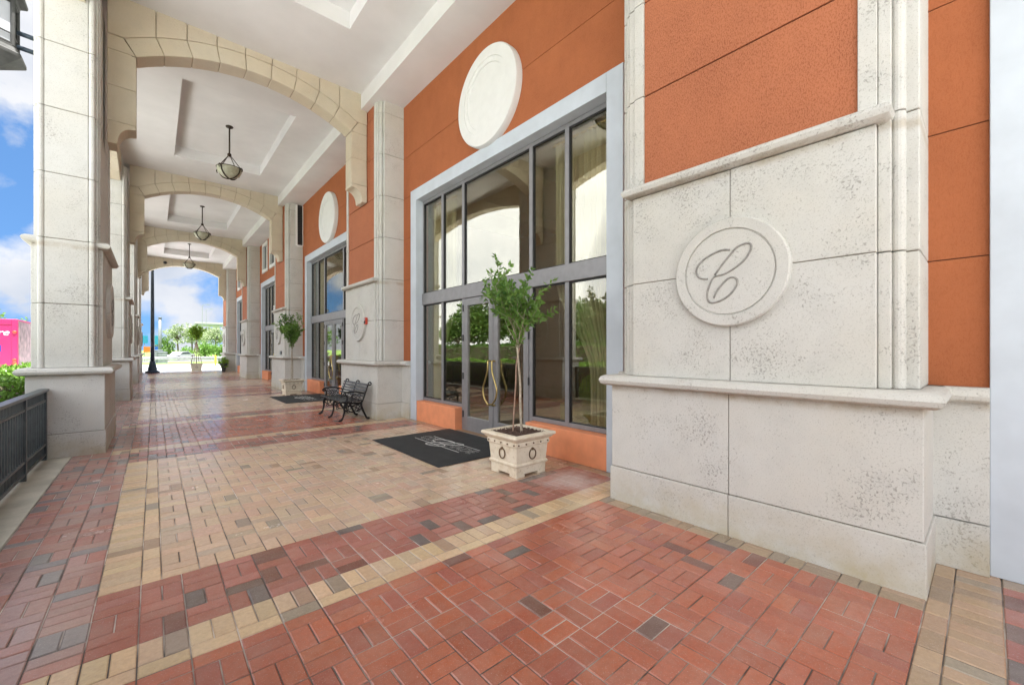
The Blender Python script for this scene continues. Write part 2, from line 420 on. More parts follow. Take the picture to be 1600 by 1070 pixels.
# ------------------------------------------------------------------ building shell
WX=4.22; CZ=7.22; SZ=6.88
bayc=[5.49+8.25*k-(.0 if k>=0 else -.08) for k in range(-1,4)]         # window bay centres
bld=thing('arcade_building',(4.4,13,0),'orange stucco building with white arcade ceiling above the brick walkway','building')
def inb(mb,name,m,**k):
    o=mb.build(name,m,**k); o.parent=bld; o.matrix_parent_inverse=Matrix.Translation((-4.4,-13,0)); return o
OW,OH=2.50,4.72
w=MB(); ys=[]
def strip(y0,y1,z0,z1):
    zs=[0,1.24,2.13,3.03,3.93,4.83,5.73,6.9,8.1]
    for i in range(len(zs)-1):
        a,b=max(z0,zs[i]),min(z1,zs[i+1])
        if b-a>.02: w.box(WX,WX+.3,y0,y1,a+(.004 if a==zs[i] else 0),b-(.004 if b==zs[i+1] else 0))
prev=-5.8
wins={}
for i,c in enumerate(bayc):
    strip(prev,c-OW,0,8.1)
    if i in (3,4):
        holes=[c-1.7,c,c+1.7]; p=c-OW
        for h in holes:
            strip(p,h-.5,OH,8.1); strip(h-.5,h+.5,OH,5.45); strip(h-.5,h+.5,6.7,8.1); p=h+.5
        strip(p,c+OW,OH,8.1); wins[i]=holes
    else: strip(c-OW,c+OW,OH,8.1)
    prev=c+OW
strip(prev,35.2,0,8.1)
inb(w,'wall',M['orange'])
prev=-5.8
for i,c in enumerate(bayc):
    inb(MB().box(WX+.010,WX+.29,prev+.01,c-OW-.002,.01,8.05),'wall_joint',M['groove_rust'])
    if i not in wins: inb(MB().box(WX+.010,WX+.29,c-OW+.001,c+OW-.001,OH+.005,8.05),'wall_joint',M['groove_rust'])
    prev=c+OW+.002
inb(MB().box(WX+.010,WX+.29,prev,35.15,.01,8.05),'wall_joint',M['groove_rust'])
# ceiling with trays
cm=MB(); trayx=(.46,2.65)
trays=[5.2+8.25*k for k in range(-1,4)]
y=-5.4
for t in trays[1:]:
    cm.box(-1.3,3.52,y,t-2.28,CZ,CZ+.5); cm.box(-1.3,trayx[0],t-2.28,t+2.28,CZ,CZ+.5); cm.box(trayx[1],3.52,t-2.28,t+2.28,CZ,CZ+.5)
    cm.box(trayx[0],trayx[1],t-2.28,t+2.28,CZ+.3,CZ+.5); y=t+2.28
cm.box(-1.3,3.52,y,34.6,CZ,CZ+.5)
inb(cm,'ceiling',M['ceiling'])
inb(MB().box(3.52,WX,-5.4,34.6,SZ,CZ+.5),'soffit',M['ceiling'])
inb(MB().box(-1.32,14,-5.5,35.0,7.73,8.15),'roof',M['white'])
# lobby interior shell
lb=MB(); lb.box(8.6,8.8,-5.8,35,0,7.6); lb.box(WX+.31,8.6,-5.8,-5.6,0,7.6); lb.box(WX+.31,8.6,34.8,35,0,7.6)
for yy in (1.4,9.6,17.9,26.1): lb.box(WX+.31,8.6,yy-.1,yy+.1,0,4.9)
inb(lb,'inner_wall',M['lobbywall'])
lc=MB().box(WX+.31,8.6,-5.59,34.8,4.95,5.1)
for yy in (3.4,5.6,7.8,11.6,13.8,16): lc.box(WX+.5,8.58,yy-.12,yy+.12,4.72,4.949)
inb(lc,'inner_ceiling',M['lobbyceil'])
inb(MB().box(WX+.02,14,-5.8,35,-.2,.012),'inner_floor',M['lobbyfloor'])
inb(MB().box(8.81,14,-5.8,35.0,0,7.72),'back_wall',M['white'])

# ------------------------------------------------------------------ stone wainscot + storefronts
BULL=lambda z0,z1,p:[(0,z0),(p*.55,z0),(p*.86,z0+.018),(p,z0+.05),(p*.86,z1-.018),(p*.55,z1),(0,z1)]
piery=[1.37+8.27*k for k in range(0,5)]
for i,c in enumerate(bayc):
    for s in (-1,1):
        ws=MB(); e=c+s*(OW+.17); 
        lo,hi=(e-.45,e) if s<0 else (e,e+.45)
        ws.box(WX-.06,WX+.1,lo,hi,.335,1.14); ws.box(WX-.075,WX+.1,lo,hi,0,.328)
        ws.prism([(0,1.142),(-.05,1.142),(-.08,1.16),(-.09,1.19),(-.08,1.225),(-.05,1.243),(0,1.243),(.1,1.243),(.1,1.142)],lambda a,b,d:(WX-.06+a,d,b),lo,hi)
        inb(ws,'wainscot',M['stone'],bevel=.004)

def storefront(c,label):
    t=thing('entrance_glazing',(WX,c,0),label,'storefront','glazed entrance bays along the arcade wall')
    T=MB()   # surround, 0.24 wide with a fine outer lip
    W0,W1=OW-.07,OW+.17
    for s in (-1,1):
        a,b=(W0,W1) if s>0 else (-W1,-W0)
        T.box(-.035,.18,a,b,0,OH+.17)
    T.box(-.035,.18,-W0,W0,OH-.19+.12,OH+.17)
    T.build('surround',M['trim'],t,bevel=.006)
    ztop=OH-.075; F=MB(); G=MB()
    fx0,fx1=.13,.2
    ms=[-2.43,-1.645,-.915,.915,1.645,2.43]
    for i,yv in enumerate(ms):
        hw=.035 if i not in (0,5) else .03
        F.box(fx0,fx1,yv-hw,yv+hw,.42 if i in (0,1,4,5) else .0,ztop)
        G.box(fx0+.012,fx1-.012,yv-hw-.014,yv+hw+.014,.43 if i in (0,1,4,5) else .02,ztop-.01)
    def rail(y0,y1,z0,z1,d=0): F.box(fx0-d,fx1+d,y0,y1,z0,z1); 
    for i in range(5):
        y0=ms[i]+(.03 if i==0 else .035); y1=ms[i+1]-(.03 if i==4 else .035)
        rail(y0,y1,ztop-.06,ztop); G.box(fx0+.012,fx1-.012,y0,y1,ztop-.078,ztop-.02)
        G.box(fx0+.012,fx1-.012,y0,y1,2.42,2.70)
        if i!=2:
            rail(y0,y1,.42,.48); G.box(fx0+.012,fx1-.012,y0,y1,.44,.495)
    F.box(fx0-.025,fx1+.02,-2.42,2.42,2.44,2.68)
    F.build('frame',M['alu'],t,bevel=.004); G.build('gasket',M['gasket'],t)
    for i in range(5):
        y0,y1=ms[i]+.03,ms[i+1]-.03
        MB().box(.162,.168,y0,y1,2.66,ztop-.04).build('pane',M['glass'],t)
        if i!=2: MB().box(.162,.168,y0,y1,.46,2.46).build('pane',M['glass'],t)
    for s in (-1,1):   # double doors
        D=MB(); y0,y1=(-.872,-.006) if s<0 else (.006,.872)
        D.box(.12,.175,y0,y0+.115,.012,2.43); D.box(.12,.175,y1-.115,y1,.012,2.43)
        D.box(.12,.175,y0+.115,y1-.115,.012,.27); D.box(.12,.175,y0+.115,y1-.115,2.30,2.43)
        dr=D.build('door',M['alu'],t,bevel=.004)
        MB().box(.145,.151,y0+.10,y1-.10,.25,2.32).build('pane',M['glass'],dr)
        q=s*.055
        pts=[(.115,q,1.30),(.06,q,1.30),(.05,q,1.24),(.05,q+s*.01,1.12),(.05,q+s*.07,.98),(.05,q+s*.125,.86),(.05,q+s*.13,.77),(.05,q+s*.09,.66),(.05,q+s*.02,.59),(.06,q,.56),(.115,q,.56)]
        MB().tube(curve(pts,5),.015,8).build('handle',M['brass'],dr,smooth=True)
        ye=.885*s
        for zz in (.25,.95,1.65,2.2): MB().tube([(.112,ye,zz),(.112,ye,zz+.12)],.012,8).build('hinge',M['gasket'],dr)
    for a,b in ((-2.425,-.955),(.955,2.425)):
        MB().box(-.02,.21,a,b,0,.415).build('sill_block',M['sill'],t,bevel=.006)
    MB().box(.0,.24,-.95,.95,.0,.008).build('threshold',M['alu'],t)
    return t
sf=storefront(bayc[1],'wide glazed entrance with double doors behind the potted tree nearest the camera')
dup(sf,(WX,bayc[0],0),'glazed entrance showing only its pale blue surround at the right edge')
dup(sf,(WX,bayc[2],0),'glazed entrance with double doors just beyond the black bench')
dup(sf,(WX,bayc[3],0),'third glazed entrance along the wall, just past the second potted tree')
dup(sf,(WX,bayc[4],0),'farthest glazed entrance at the end of the arcade')
# small upper windows of bays 3 and 4
first=None
names={3:['small white framed upper window, near one above the third entrance','small white framed upper window, middle one above the third entrance','small white framed upper window, far one above the third entrance'],
       4:['small white framed upper window, near one above the farthest entrance','small white framed upper window, middle one above the farthest entrance','small white framed upper window, far one above the farthest entrance']}
for i,hs in wins.items():
    for j,h in enumerate(hs):
        if first is None:
            first=thing('upper_window',(WX,h,5.45),names[i][j],'window','small upper windows')
            f=MB()
            f.box(-.04,.12,-.6,-.47,-.12,1.37); f.box(-.04,.12,.47,.6,-.12,1.37); f.box(-.04,.12,-.47,.47,1.22,1.37); f.box(-.06,.12,-.47,.47,-.12,.03)
            f.build('frame',M['white'],first,bevel=.005)
            MB().box(.06,.066,-.48,.48,.02,1.23).build('pane',M['cargl'],first)
            MB().box(.03,.1,-.02,.02,.035,1.215).build('glazing_bar',M['gasket'],first)
        else: dup(first,(WX,h,5.45),names[i][j])
# discs on the wall
def disc(c,label):
    o=MB().lathe([(.79,-.02),(.79,.09),(.775,.115),(.60,.12),(.596,.104),(.52,.104),(.516,.088),(.02,.088)],(0,0,0),'x-',72)
    o=o.build('wall_roundel',M['white'],smooth='auto'); o.location=(WX,c,5.65); return tag(o,label,'wall ornament','white roundels on the orange wall')
disc(bayc[1]-.08,'large plain white roundel on orange wall above the nearest doors')
disc(bayc[2]-.08,'plain white roundel on orange wall above the doors beyond the bench')

# ------------------------------------------------------------------ piers
EMB=[[(575,340),(530,340),(480,350),(380,400),(310,460),(280,520),(290,570),(330,595),(380,596)],
 [(600,352),(640,315),(690,290),(730,280),(760,295),(755,345),(700,430),(610,505),(520,555),(435,580),(395,650),(375,735),(395,800),(470,795),(560,745),(620,675),(642,615),(610,582),(560,592),(500,650),(455,710),(432,765)],
 [(605,352),(530,440),(440,562)]]
def emb_pts(st):
    f=645.;S,C=math.sin(math.atan(560/645)),math.cos(math.atan(560/645)); out=[]
    for zx,zy in st:
        px,py=1040+zx/5.633,330+zy/5.633; u=(px-800)/f; t=3.48/(S+u*C)
        out.append((t*(C-u*S)-1.365,1.5+t*(545.5-py)/f-2.12))
    return out
EMB=[emb_pts(s) for s in EMB]
def face(t,P,sg,hw,upper):
    """decoration of one broad face; P = pedestal face coordinate measured along -x*sg"""
    X=lambda a:sg*(a)      # a: distance out from pier axis, sg=-1 faces -X
    def bx(mb,a0,a1,y0,y1,z0,z1):
        x0,x1=sorted((X(a0),X(a1))); mb.box(x0,x1,y0,y1,z0,z1)
    pn=MB(); pw=.897
    for a,b in ((1.245,2.127),(2.133,2.955)):
        bx(pn,P-.30,P-.03,-pw,-.003,a,b); bx(pn,P-.30,P-.03,.003,pw,a,b)
    mo=MB(); bx(mo,P-.31,P-.042,-pw+.01,pw-.01,1.25,2.95); mo.build('mortar',M['groove'],t)
    panel=pn.build('panel',M['stone'],t,bevel=.005)
    for s in (-1,1):
        fl=MB()
        for z0,z1 in courses(1.245,SZ-.002):
            y=s*.935
            bx(fl,P-.30,P-.075,min(s*.90,s*.965),max(s*.90,s*.965),z0,z1)
            cx=X(P-.135); fl.tube([(cx,s*.995,z0),(cx,s*.995,z1)],.036,14)
        fl.build('moulding',M['stone'],t,bevel=.006)
    ul=MB(); x0,x1=sorted((X(P-.3),X(P-.03)))
    ul.loft(x0,x1,-pw,pw,BULL(2.962,3.055,.085)); ul.build('upper_ledge',M['stone'],t,smooth='auto')
    for s in (-1,1):
        fr=MB()
        for z0,z1 in courses(3.06,SZ-.002):
            bx(fr,P-.30,P-.055,min(s*.80,s*.898),max(s*.80,s*.898),z0,z1)
        fr.build('strip',M['stone'],t,bevel=.004)
    up=MB()
    for z0,z1 in courses(3.06,SZ-.002,.006): bx(up,P-.29,P-.075,-.7995,.7995,z0,z1)
    up.build('upper_panel',upper,t,bevel=.004)
    uj=MB(); bx(uj,P-.29,P-.09,-.79,.79,3.07,SZ-.01); uj.build('joint',M['groove_rust'] if upper is M['rust'] else M['groove'],t)
    md=MB(); cx=X(P-.03)
    prof=[(.435,-.02),(.435,.045),(.425,.056),(.350,.056),(.347,.040),(.338,.040),(.335,.052),(.01,.056)]
    md.lathe(prof,(0,0,0),'x-',64)
    if sg>0: md.v=[(-a,-b,c) for a,b,c in md.v]
    md.v=[(a+cx,b,c+2.12) for a,b,c in md.v]
    medal=md.build('medallion',M['stone'],t,smooth='auto')
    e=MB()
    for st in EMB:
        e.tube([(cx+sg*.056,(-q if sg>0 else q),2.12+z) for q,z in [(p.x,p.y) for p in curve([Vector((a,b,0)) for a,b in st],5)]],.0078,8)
    e.build('emblem',M['stone_shade'],medal,smooth=True)
def courses(z0,z1,gap=.004):
    zs=[1.24,2.13,3.03,3.93,4.83,5.73,6.63]; out=[]; a=z0
    for z in zs:
        if z>a+.05 and z<z1-.05: out.append((a,z-gap)); a=z+gap
    out.append((a,z1)); return out
def pier(name,label,cat,group,depth,double,hw,loc,upper):
    t=thing(name,loc,label,cat,group)
    P=depth
    back=P if double else .42
    ped=MB()
    for y0,y1 in ((-hw,-.0025),(.0025,hw)):
        ped.box(-P,back,y0,y1,.334,1.14); ped.box(-P-.012,back+(.012 if double else 0),y0-(.012 if y0<-.5 else 0),y1+(.012 if y1>.5 else 0),-.02,.327)
    MB().box(-P+.012,back-.012,-hw+.012,hw-.012,.0,1.135).build('mortar',M['groove'],t)
    ped.build('pedestal',M['stone'],t,bevel=.006)
    le=MB().loft(-P,back,-hw,hw,BULL(1.142,1.243,.095)); le.build('ledge',M['stone'],t,smooth='auto')
    sh=MB(); sx=P-.17; b2=sx if double else back
    for z0,z1 in courses(1.245,SZ-.002 if not double else CZ+.2): sh.box(-sx,b2,-hw+.03,hw-.03,z0,z1)
    MB().box(-sx+.013,b2-.013,-hw+.043,hw-.043,1.25,SZ-.01).build('mortar',M['groove'],t)
    sh.build('shaft',M['stone'],t,bevel=.008)
    face(t,P,-1,hw,upper)
    if double: face(t,P,1,hw,upper)
    return t
PX=[3.50,3.60,3.62,3.63,3.64]
lab=['large pale stone wall pier with C medallion filling the right foreground','stone wall pier with C medallion behind the black bench','stone wall pier beside the second potted tree','stone wall pier second from the far end of the wall','last stone wall pier at the far end of the wall']
pA=pier('wall_pier',lab[0],'pier','stone piers along the orange wall',.72,False,1.12,(PX[0]+.72,piery[0],0),M['rust'])
for k in range(1,5): dup(pA,(PX[k]+.72,piery[k],0),lab[k])
pily=[1.25,9.45,17.65,25.85,34.05]
lab=['free-standing stone pillar beside the camera seen in the glass','nearest free-standing stone pillar next to the railing at left','second free-standing stone pillar on the left side of walkway','third free-standing stone pillar on the left side of walkway','farthest free-standing stone pillar on the left beside the lamp post']
pB=pier('stone_pillar',lab[0],'pillar','free-standing stone pillars along the open side',.38,True,1.05,(-.915,pily[0],0),M['stone'])
for k in range(1,5): dup(pB,(-.915,pily[k],0),lab[k])

# ------------------------------------------------------------------ arches
def arch(name,label,group,fn,s0,s1,zend,rise,ztop,th,legw0,legw1,zleg,m,nv=9,cat='arch',ringth=.28):
    """fn(s,z,d) -> world, s along span, d depth. openings from s0 to s1."""
    half=(s1-s0)/2; cs=(s0+s1)/2; Rr=(half*half+rise*rise)/(2*rise); zc=zend+rise-Rr; A=math.asin(half/Rr)
    t=thing(name,fn(cs,0,th/2),label,cat,group)
    inv=Matrix.Translation(t.location).inverted()
    def put(mb,nm,**k):
        o=mb.build(nm,m,**k); o.parent=t; o.matrix_parent_inverse=inv; return o
    def put_m(mb,nm,mm):
        o=mb.build(nm,mm); o.parent=t; o.matrix_parent_inverse=inv
    ring=MB(); sp=MB(); g=.005
    for i in range(nv):
        a0=-A+2*A*i/nv; a1=-A+2*A*(i+1)/nv; st=5
        lo=[];hi=[]
        for j in range(st+1):
            a=a0+(a1-a0)*j/st
            ga=(g/Rr)*(1 if j==0 else -1 if j==st else 0)
            lo.append((cs+Rr*math.sin(a+ga),zc+Rr*math.cos(a+ga))); hi.append((cs+(Rr+ringth)*math.sin(a+ga),zc+(Rr+ringth)*math.cos(a+ga)))
        ring.prism(lo+hi[::-1],fn,.016,th-.016)
        top=[(s,z+.001) for s,z in hi]
        s_a,s_b=top[0][0],top[-1][0]
        if i==0: s_a=s0-legw0
        if i==nv-1: s_b=s1+legw1
        poly=[(s_a,top[0][1])] if i==0 else []
        poly=poly+top+([(s_b,top[-1][1])] if i==nv-1 else [])
        poly=[(min(max(s,s0-legw0),s1+legw1),z) for s,z in poly]
        sp.prism(poly+[(s_b,ztop),(s_a,ztop)],fn,0,th)
    put(ring,'voussoir_ring',bevel=.012); put(sp,'spandrel',bevel=.012)
    core=MB()
    pts=[(cs+(Rr+.012)*math.sin(-A+2*A*j/40),zc+(Rr+.012)*math.cos(-A+2*A*j/40)) for j in range(41)]
    core.prism(pts+[(s1+.01,ztop-.01),(s0-.01,ztop-.01)],fn,.034,th-.034); put_m(core,'mortar',M['arch_joint'])
    for s,e,wd in ((-1,s0,legw0),(1,s1,legw1)):
        if zleg is None: continue
        lg=MB(); zt=zend+.0
        zz=[zleg,zleg+(zt-zleg)/2,zt]
        for q in range(2):
            lg.prism([(e,zz[q]+g),(e+s*wd,zz[q]+g),(e+s*wd,zz[q+1]-g),(e,zz[q+1]-g)],fn,.02,th-.02)
        lg.prism([(e+s*.02,zleg+.01),(e+s*wd,zleg+.01),(e+s*wd,zt+.25),(e+s*.02,zt-.02)],fn,.032,th-.032)
        sA,cA=math.sin(A),math.cos(A)
        lg.prism([(e+s*.006,zt+g+.003),(e+s*wd,zt+g+.003),(e+s*wd,zt+ringth*cA+.004),(e+s*(ringth*sA+.012),zt+ringth*cA+.004)],fn,.02,th-.02)
        cp=[(e,zleg),(e,zleg-.06)]
        for j in range(9):
            a=j/8*pi/2; cp.append((e+s*(.03+(wd-.15)*math.sin(a)),zleg-.07-.25*(1-math.cos(a))))
        cp+=[(e+s*(wd-.11),zleg-.36),(e+s*wd,zleg-.36),(e+s*wd,zleg)]
        lg.prism(cp,fn,.012,th-.012)
        put(lg,'bracket',bevel=.008)
    return t
alab=['nearest cream stone arch spanning the walkway ceiling','second cream stone arch spanning the walkway, before the second lamp','third cream stone arch spanning the walkway','last cream stone arch framing the sky at the far end']
a0=None
for k in range(4):
    yc=9.43+8.2*k; lo,hi=-.56,PX[k+1]+.06
    a0=arch('walkway_arch',alab[k],'stone arches spanning the walkway',(lambda yf:(lambda s,z,d:(s,yf+d,z)))(yc-.2),-.22,3.31,6.33,.49,CZ+.02,.4,.34,hi-3.31,5.18,M['stone_warm'])
slab=['stone arch on the open side beside the railing at left','second stone arch along the open side of the walkway','third stone arch along the open side of the walkway','farthest stone arch along the open side of the walkway']
for k in range(4):
    y0=pily[k]+1.05; y1=pily[k+1]-1.05
    arch('side_arch',slab[k],'stone arches along the open side',lambda s,z,d:(-1.115+d,s,z),y0-.03,y1+.03,6.42,.42,CZ+.02,.4,.06,.06,None,M['stone_warm'],nv=11)
inb(MB().box(-1.3,-1.0,-5.45,34.95,CZ+.5,7.73),'parapet',M['stone'])

# ------------------------------------------------------------------ foliage helpers
def leaf_mesh(mb,items,rng,fold=.25):
    """items: (pos, dir, length, width) -> folded lozenge leaves"""
    for p,d,l,w in items:
        d=d.normalized(); r=Vector((rng.gauss(0,1),rng.gauss(0,1),rng.gauss(0,1)))
        s=d.cross(r); 
        if s.length<1e-4: s=d.orthogonal()
        s.normalize(); n=s.cross(d)
        a=p; b=p+d*l*.45+s*w*.5+n*w*fold*.5; c=p+d*l-n*w*.15; e=p+d*l*.45-s*w*.5+n*w*fold*.5; m=p+d*l*.5
        k=len(mb.v); mb.v+=[tuple(a),tuple(b),tuple(c),tuple(e)]
        mb.f+=[(k,k+1,k+2),(k,k+2,k+3)]
def rv(rng): 
    v=Vector((rng.gauss(0,1),rng.gauss(0,1),rng.gauss(0,1))); return v.normalized()
def crown(rng,centres,n,size,flat=1.):
    mb=MB(); it=[]
    for c,r in centres:
        for _ in range(int(n*r*r)):
            v=rv(rng); q=Vector(c)+Vector((v.x,v.y,v.z*flat))*r*(rng.random()**.35)
            d=(v+rv(rng)*.8); l=size*rng.uniform(.6,1.3)
            it.append((q,d,l,l*.5))
    leaf_mesh(mb,it,rng); return mb
def tree(name,label,loc,h,cr,ch,leaf,seed,group=None,n=900,size=.22,trunk=.12,clumps=18,cat='tree',flat=.8,bark='treebark',fork=3):
    rng=random.Random(seed)
    t=thing(name,loc,label,cat,group)
    tb=MB(); base=h-ch
    top=Vector((rng.uniform(-.2,.2),rng.uniform(-.2,.2),base+ch*.25))
    tb.tube(curve([(0,0,-.05),(rng.uniform(-.1,.1),rng.uniform(-.1,.1),base*.5),top],5),[trunk*(1.25-.05*i) for i in range(11)],9)
    cs=[]
    for i in range(clumps):
        v=rv(rng); k=rng.random()**.5
        c=Vector((v.x*cr*.78*k,v.y*cr*.78*k,base+ch*.5+v.z*ch*.36*k)); cs.append((c,cr*rng.uniform(.24,.46)))
        if i%2==0: tb.tube(curve([top,(top+c)*.5+Vector((0,0,.1)),c],4),[trunk*.5*(1-.09*j) for j in range(9)],6)
    tb.build('trunk',M[bark],t,smooth=True)
    crown(rng,cs,n,size,flat).build('crown',M[leaf],t,fix=False)
    return t

# ------------------------------------------------------------------ planters and potted trees
def planter(loc,label,rz=0):
    t=thing('planter',loc,label,'planter','square cream planters',rz); h=.5
    B=MB(); q=.235
    prof=[(0,.034),(.004,.125),(.018,.128),(.024,.145),(.018,.160),(.006,.165),(.022,.36),(.034,.363),(.038,.372),(.038,.412),(.030,.42),(.045,.428),(.062,.44),(.066,.452),(.078,.456),(.092,.468),(.096,.482),(.090,.496),(.080,.502),(.02,.502),(.015,.47)]
    B.loft(-q,q,-q,q,prof)
    for sx in (-1,1):
        for sy in (-1,1): 
            x0,x1=sorted((sx*(q-.13),sx*(q+.001))); y0,y1=sorted((sy*(q-.13),sy*(q+.001)))
            B.box(x0,x1,y0,y1,0,.036)
    B.build('body',M['planter'],t,bevel=.006)
    # raised field frames
    for ax in (0,1):
        for s in (-1,1):
            rg=MB(); 
            ring=[]; 
            for k in range(20):
                a=2*pi*k/20; p=(.052*math.cos(a),.262+.06*math.sin(a))
                d=s*(q+.024); ring.append((d,p[0],p[1]) if ax==0 else (p[0],d,p[1]))
            rg.tube(ring,.0075,8,closed=True)
            d0,d1=s*(q+.008),s*(q+.036); zz=.322
            a,b=((d0,0,zz),(d1,0,zz)) if ax==0 else ((0,d0,zz),(0,d1,zz)); rg.tube([a,b],[.022,.014],10)
            rg.build('ring_handle',M['ringbronze'],t,smooth=True)
    st=MB()
    for ax in (0,1):
        for s in (-1,1):
            for k in range(5):
                o=(k-2)*.118; d0,d1=s*(q+.03),s*(q+.048)
                a,b=((d0,o,.392),(d1,o,.392)) if ax==0 else ((o,d0,.392),(o,d1,.392)); st.tube([a,b],[.013,.008],8)
    st.build('stud',M['ringbronze'],t)
    so=MB(); rng=random.Random(3); n=14; w=q+.018
    for i in range(n+1):
        for j in range(n+1): so.v.append((-w+2*w*i/n,-w+2*w*j/n,.478+rng.uniform(-.008,.012)))
    for i in range(n):
        for j in range(n): a=i*(n+1)+j; so.f.append((a,a+n+1,a+n+2,a+1))
    for _ in range(260):
        x,y=rng.uniform(-w,w),rng.uniform(-w,w); d=rng.uniform(.006,.014); a=rng.uniform(0,3)
        k=len(so.v); z=.488
        so.v+=[(x+d*math.cos(a+i*pi/2)*(1.6 if i%2 else .7),y+d*math.sin(a+i*pi/2)*(1.6 if i%2 else .7),z+rng.uniform(-.004,.008)) for i in range(4)]+[(x,y,z+.012)]
        so.f+=[(k,k+1,k+4),(k+1,k+2,k+4),(k+2,k+3,k+4),(k+3,k,k+4)]
    so.build('soil',M['soil'],t,fix=False)
    return t
def potted_tree(loc,label,seed,zb,zf,zt,spread,stems,nb=26,leaf='leaf',lean=0,sizes=(.055,.10),bias=(0,0)):
    rng=random.Random(seed); t=thing('potted_tree',loc,label,'potted tree','small trees growing in planters')
    tips=[]; tb=MB(); tb2=MB(); items=[]
    f=Vector((0,0,zf))
    for i,(bx,by,r,ty) in enumerate(stems):
        p=[(bx,by,zb-.02)]
        for k in (.3,.6,.85): p.append((bx*(1-k)+rng.uniform(-.012,.012),by*(1-k)+rng.uniform(-.012,.012),zb+(zf-zb)*k))
        p.append((rng.uniform(-.02,.02),rng.uniform(-.02,.02),zf+.06))
        c=curve(p,5); (tb if ty==0 else tb2).tube(c,[r*(1-.3*k/len(c)) for k in range(len(c))],9)
    def branch(p,d,l,r,depth):
        n=5; pts=[p.copy()]; q=p.copy(); dd=d.copy()
        for k in range(n):
            dd=(dd+rv(rng)*.16+Vector((0,0,.06))).normalized(); q=q+dd*l/n; pts.append(q.copy())
        tb.tube(pts,[r*(1-.65*k/n) for k in range(n+1)],6)
        for k in range(1,n+1):
            if depth>=1 or k>=3:
                for _ in range(3 if depth<2 else 4):
                    a=pts[k]+rv(rng)*.008; dr=(rv(rng)*.9+dd*.55+Vector((0,0,.05))); L=rng.uniform(*sizes)
                    items.append((a,dr,L,L*.42))
        if depth<3:
            for _ in range(3 if depth<2 else 2):
                k=rng.randint(2,n); nd=(dd*.75+rv(rng)*.75+Vector((0,0,.18))).normalized()
                branch(pts[k],nd,l*rng.uniform(.5,.75),r*.55,depth+1)
    for b in range(nb):
        a=2*pi*b/nb+rng.uniform(-.3,.3); tilt=rng.uniform(.05,.62)*(1 if b%3 else .4)
        d=Vector((math.cos(a)*math.sin(tilt)*spread+bias[0],math.sin(a)*math.sin(tilt)*spread+bias[1],math.cos(tilt))).normalized()
        z0=zf+rng.uniform(-.02,.10)
        branch(Vector((0,0,z0)),d,(zt-zf)*rng.uniform(.40,.68),.0075,1)
    tb.build('trunk',M['bark'],t,smooth=True)
    if tb2.v: tb2.build('stake',M['stake'],t,smooth=True)
    lm=MB(); leaf_mesh(lm,items,rng); lm.build('crown',M[leaf],t,fix=False)
    return t
P1=(3.40,3.80,0); P2=(3.47,15.15,0); P3=(2.22,35.6,-.02)
planter(P1,'cream square planter with ring handles nearest the camera, right of the doormat')
planter(P2,'cream square planter before the third pier, beyond the bench',.0)
p3=planter(P3,'small looking cream planter out on the bright pavement past the last arch'); p3.scale=(1.15,1.15,1.1)
potted_tree((3.40,3.80,0),'leafy green potted tree with pale twin stems in front of the glass doors',11,.48,1.46,2.36,1.1,[(.03,-.03,.017,0),(-.045,.05,.010,1)],nb=13)
potted_tree((3.47,15.15,0),'slender dark green potted tree standing before the third pier',23,.48,1.5,2.5,1.15,[(.03,.02,.016,0),(-.03,-.06,.012,0)],nb=17)
t3=potted_tree((2.22,35.6,-.02),'round lime green potted tree under the last arch with its support stakes',5,.5,2.1,2.85,1.7,[(.0,.0,.03,0)],nb=22,leaf='potleaf',sizes=(.10,.16))
sk=MB()
for a in range(4): sk.tube([(.62*math.cos(a*pi/2+.4)*.55,.62*math.sin(a*pi/2+.4)*.55,.5),(0.03*math.cos(a*pi/2+.4),.03*math.sin(a*pi/2+.4),2.0)],.018,6)
sk.build('stake',M['stake'],t3)

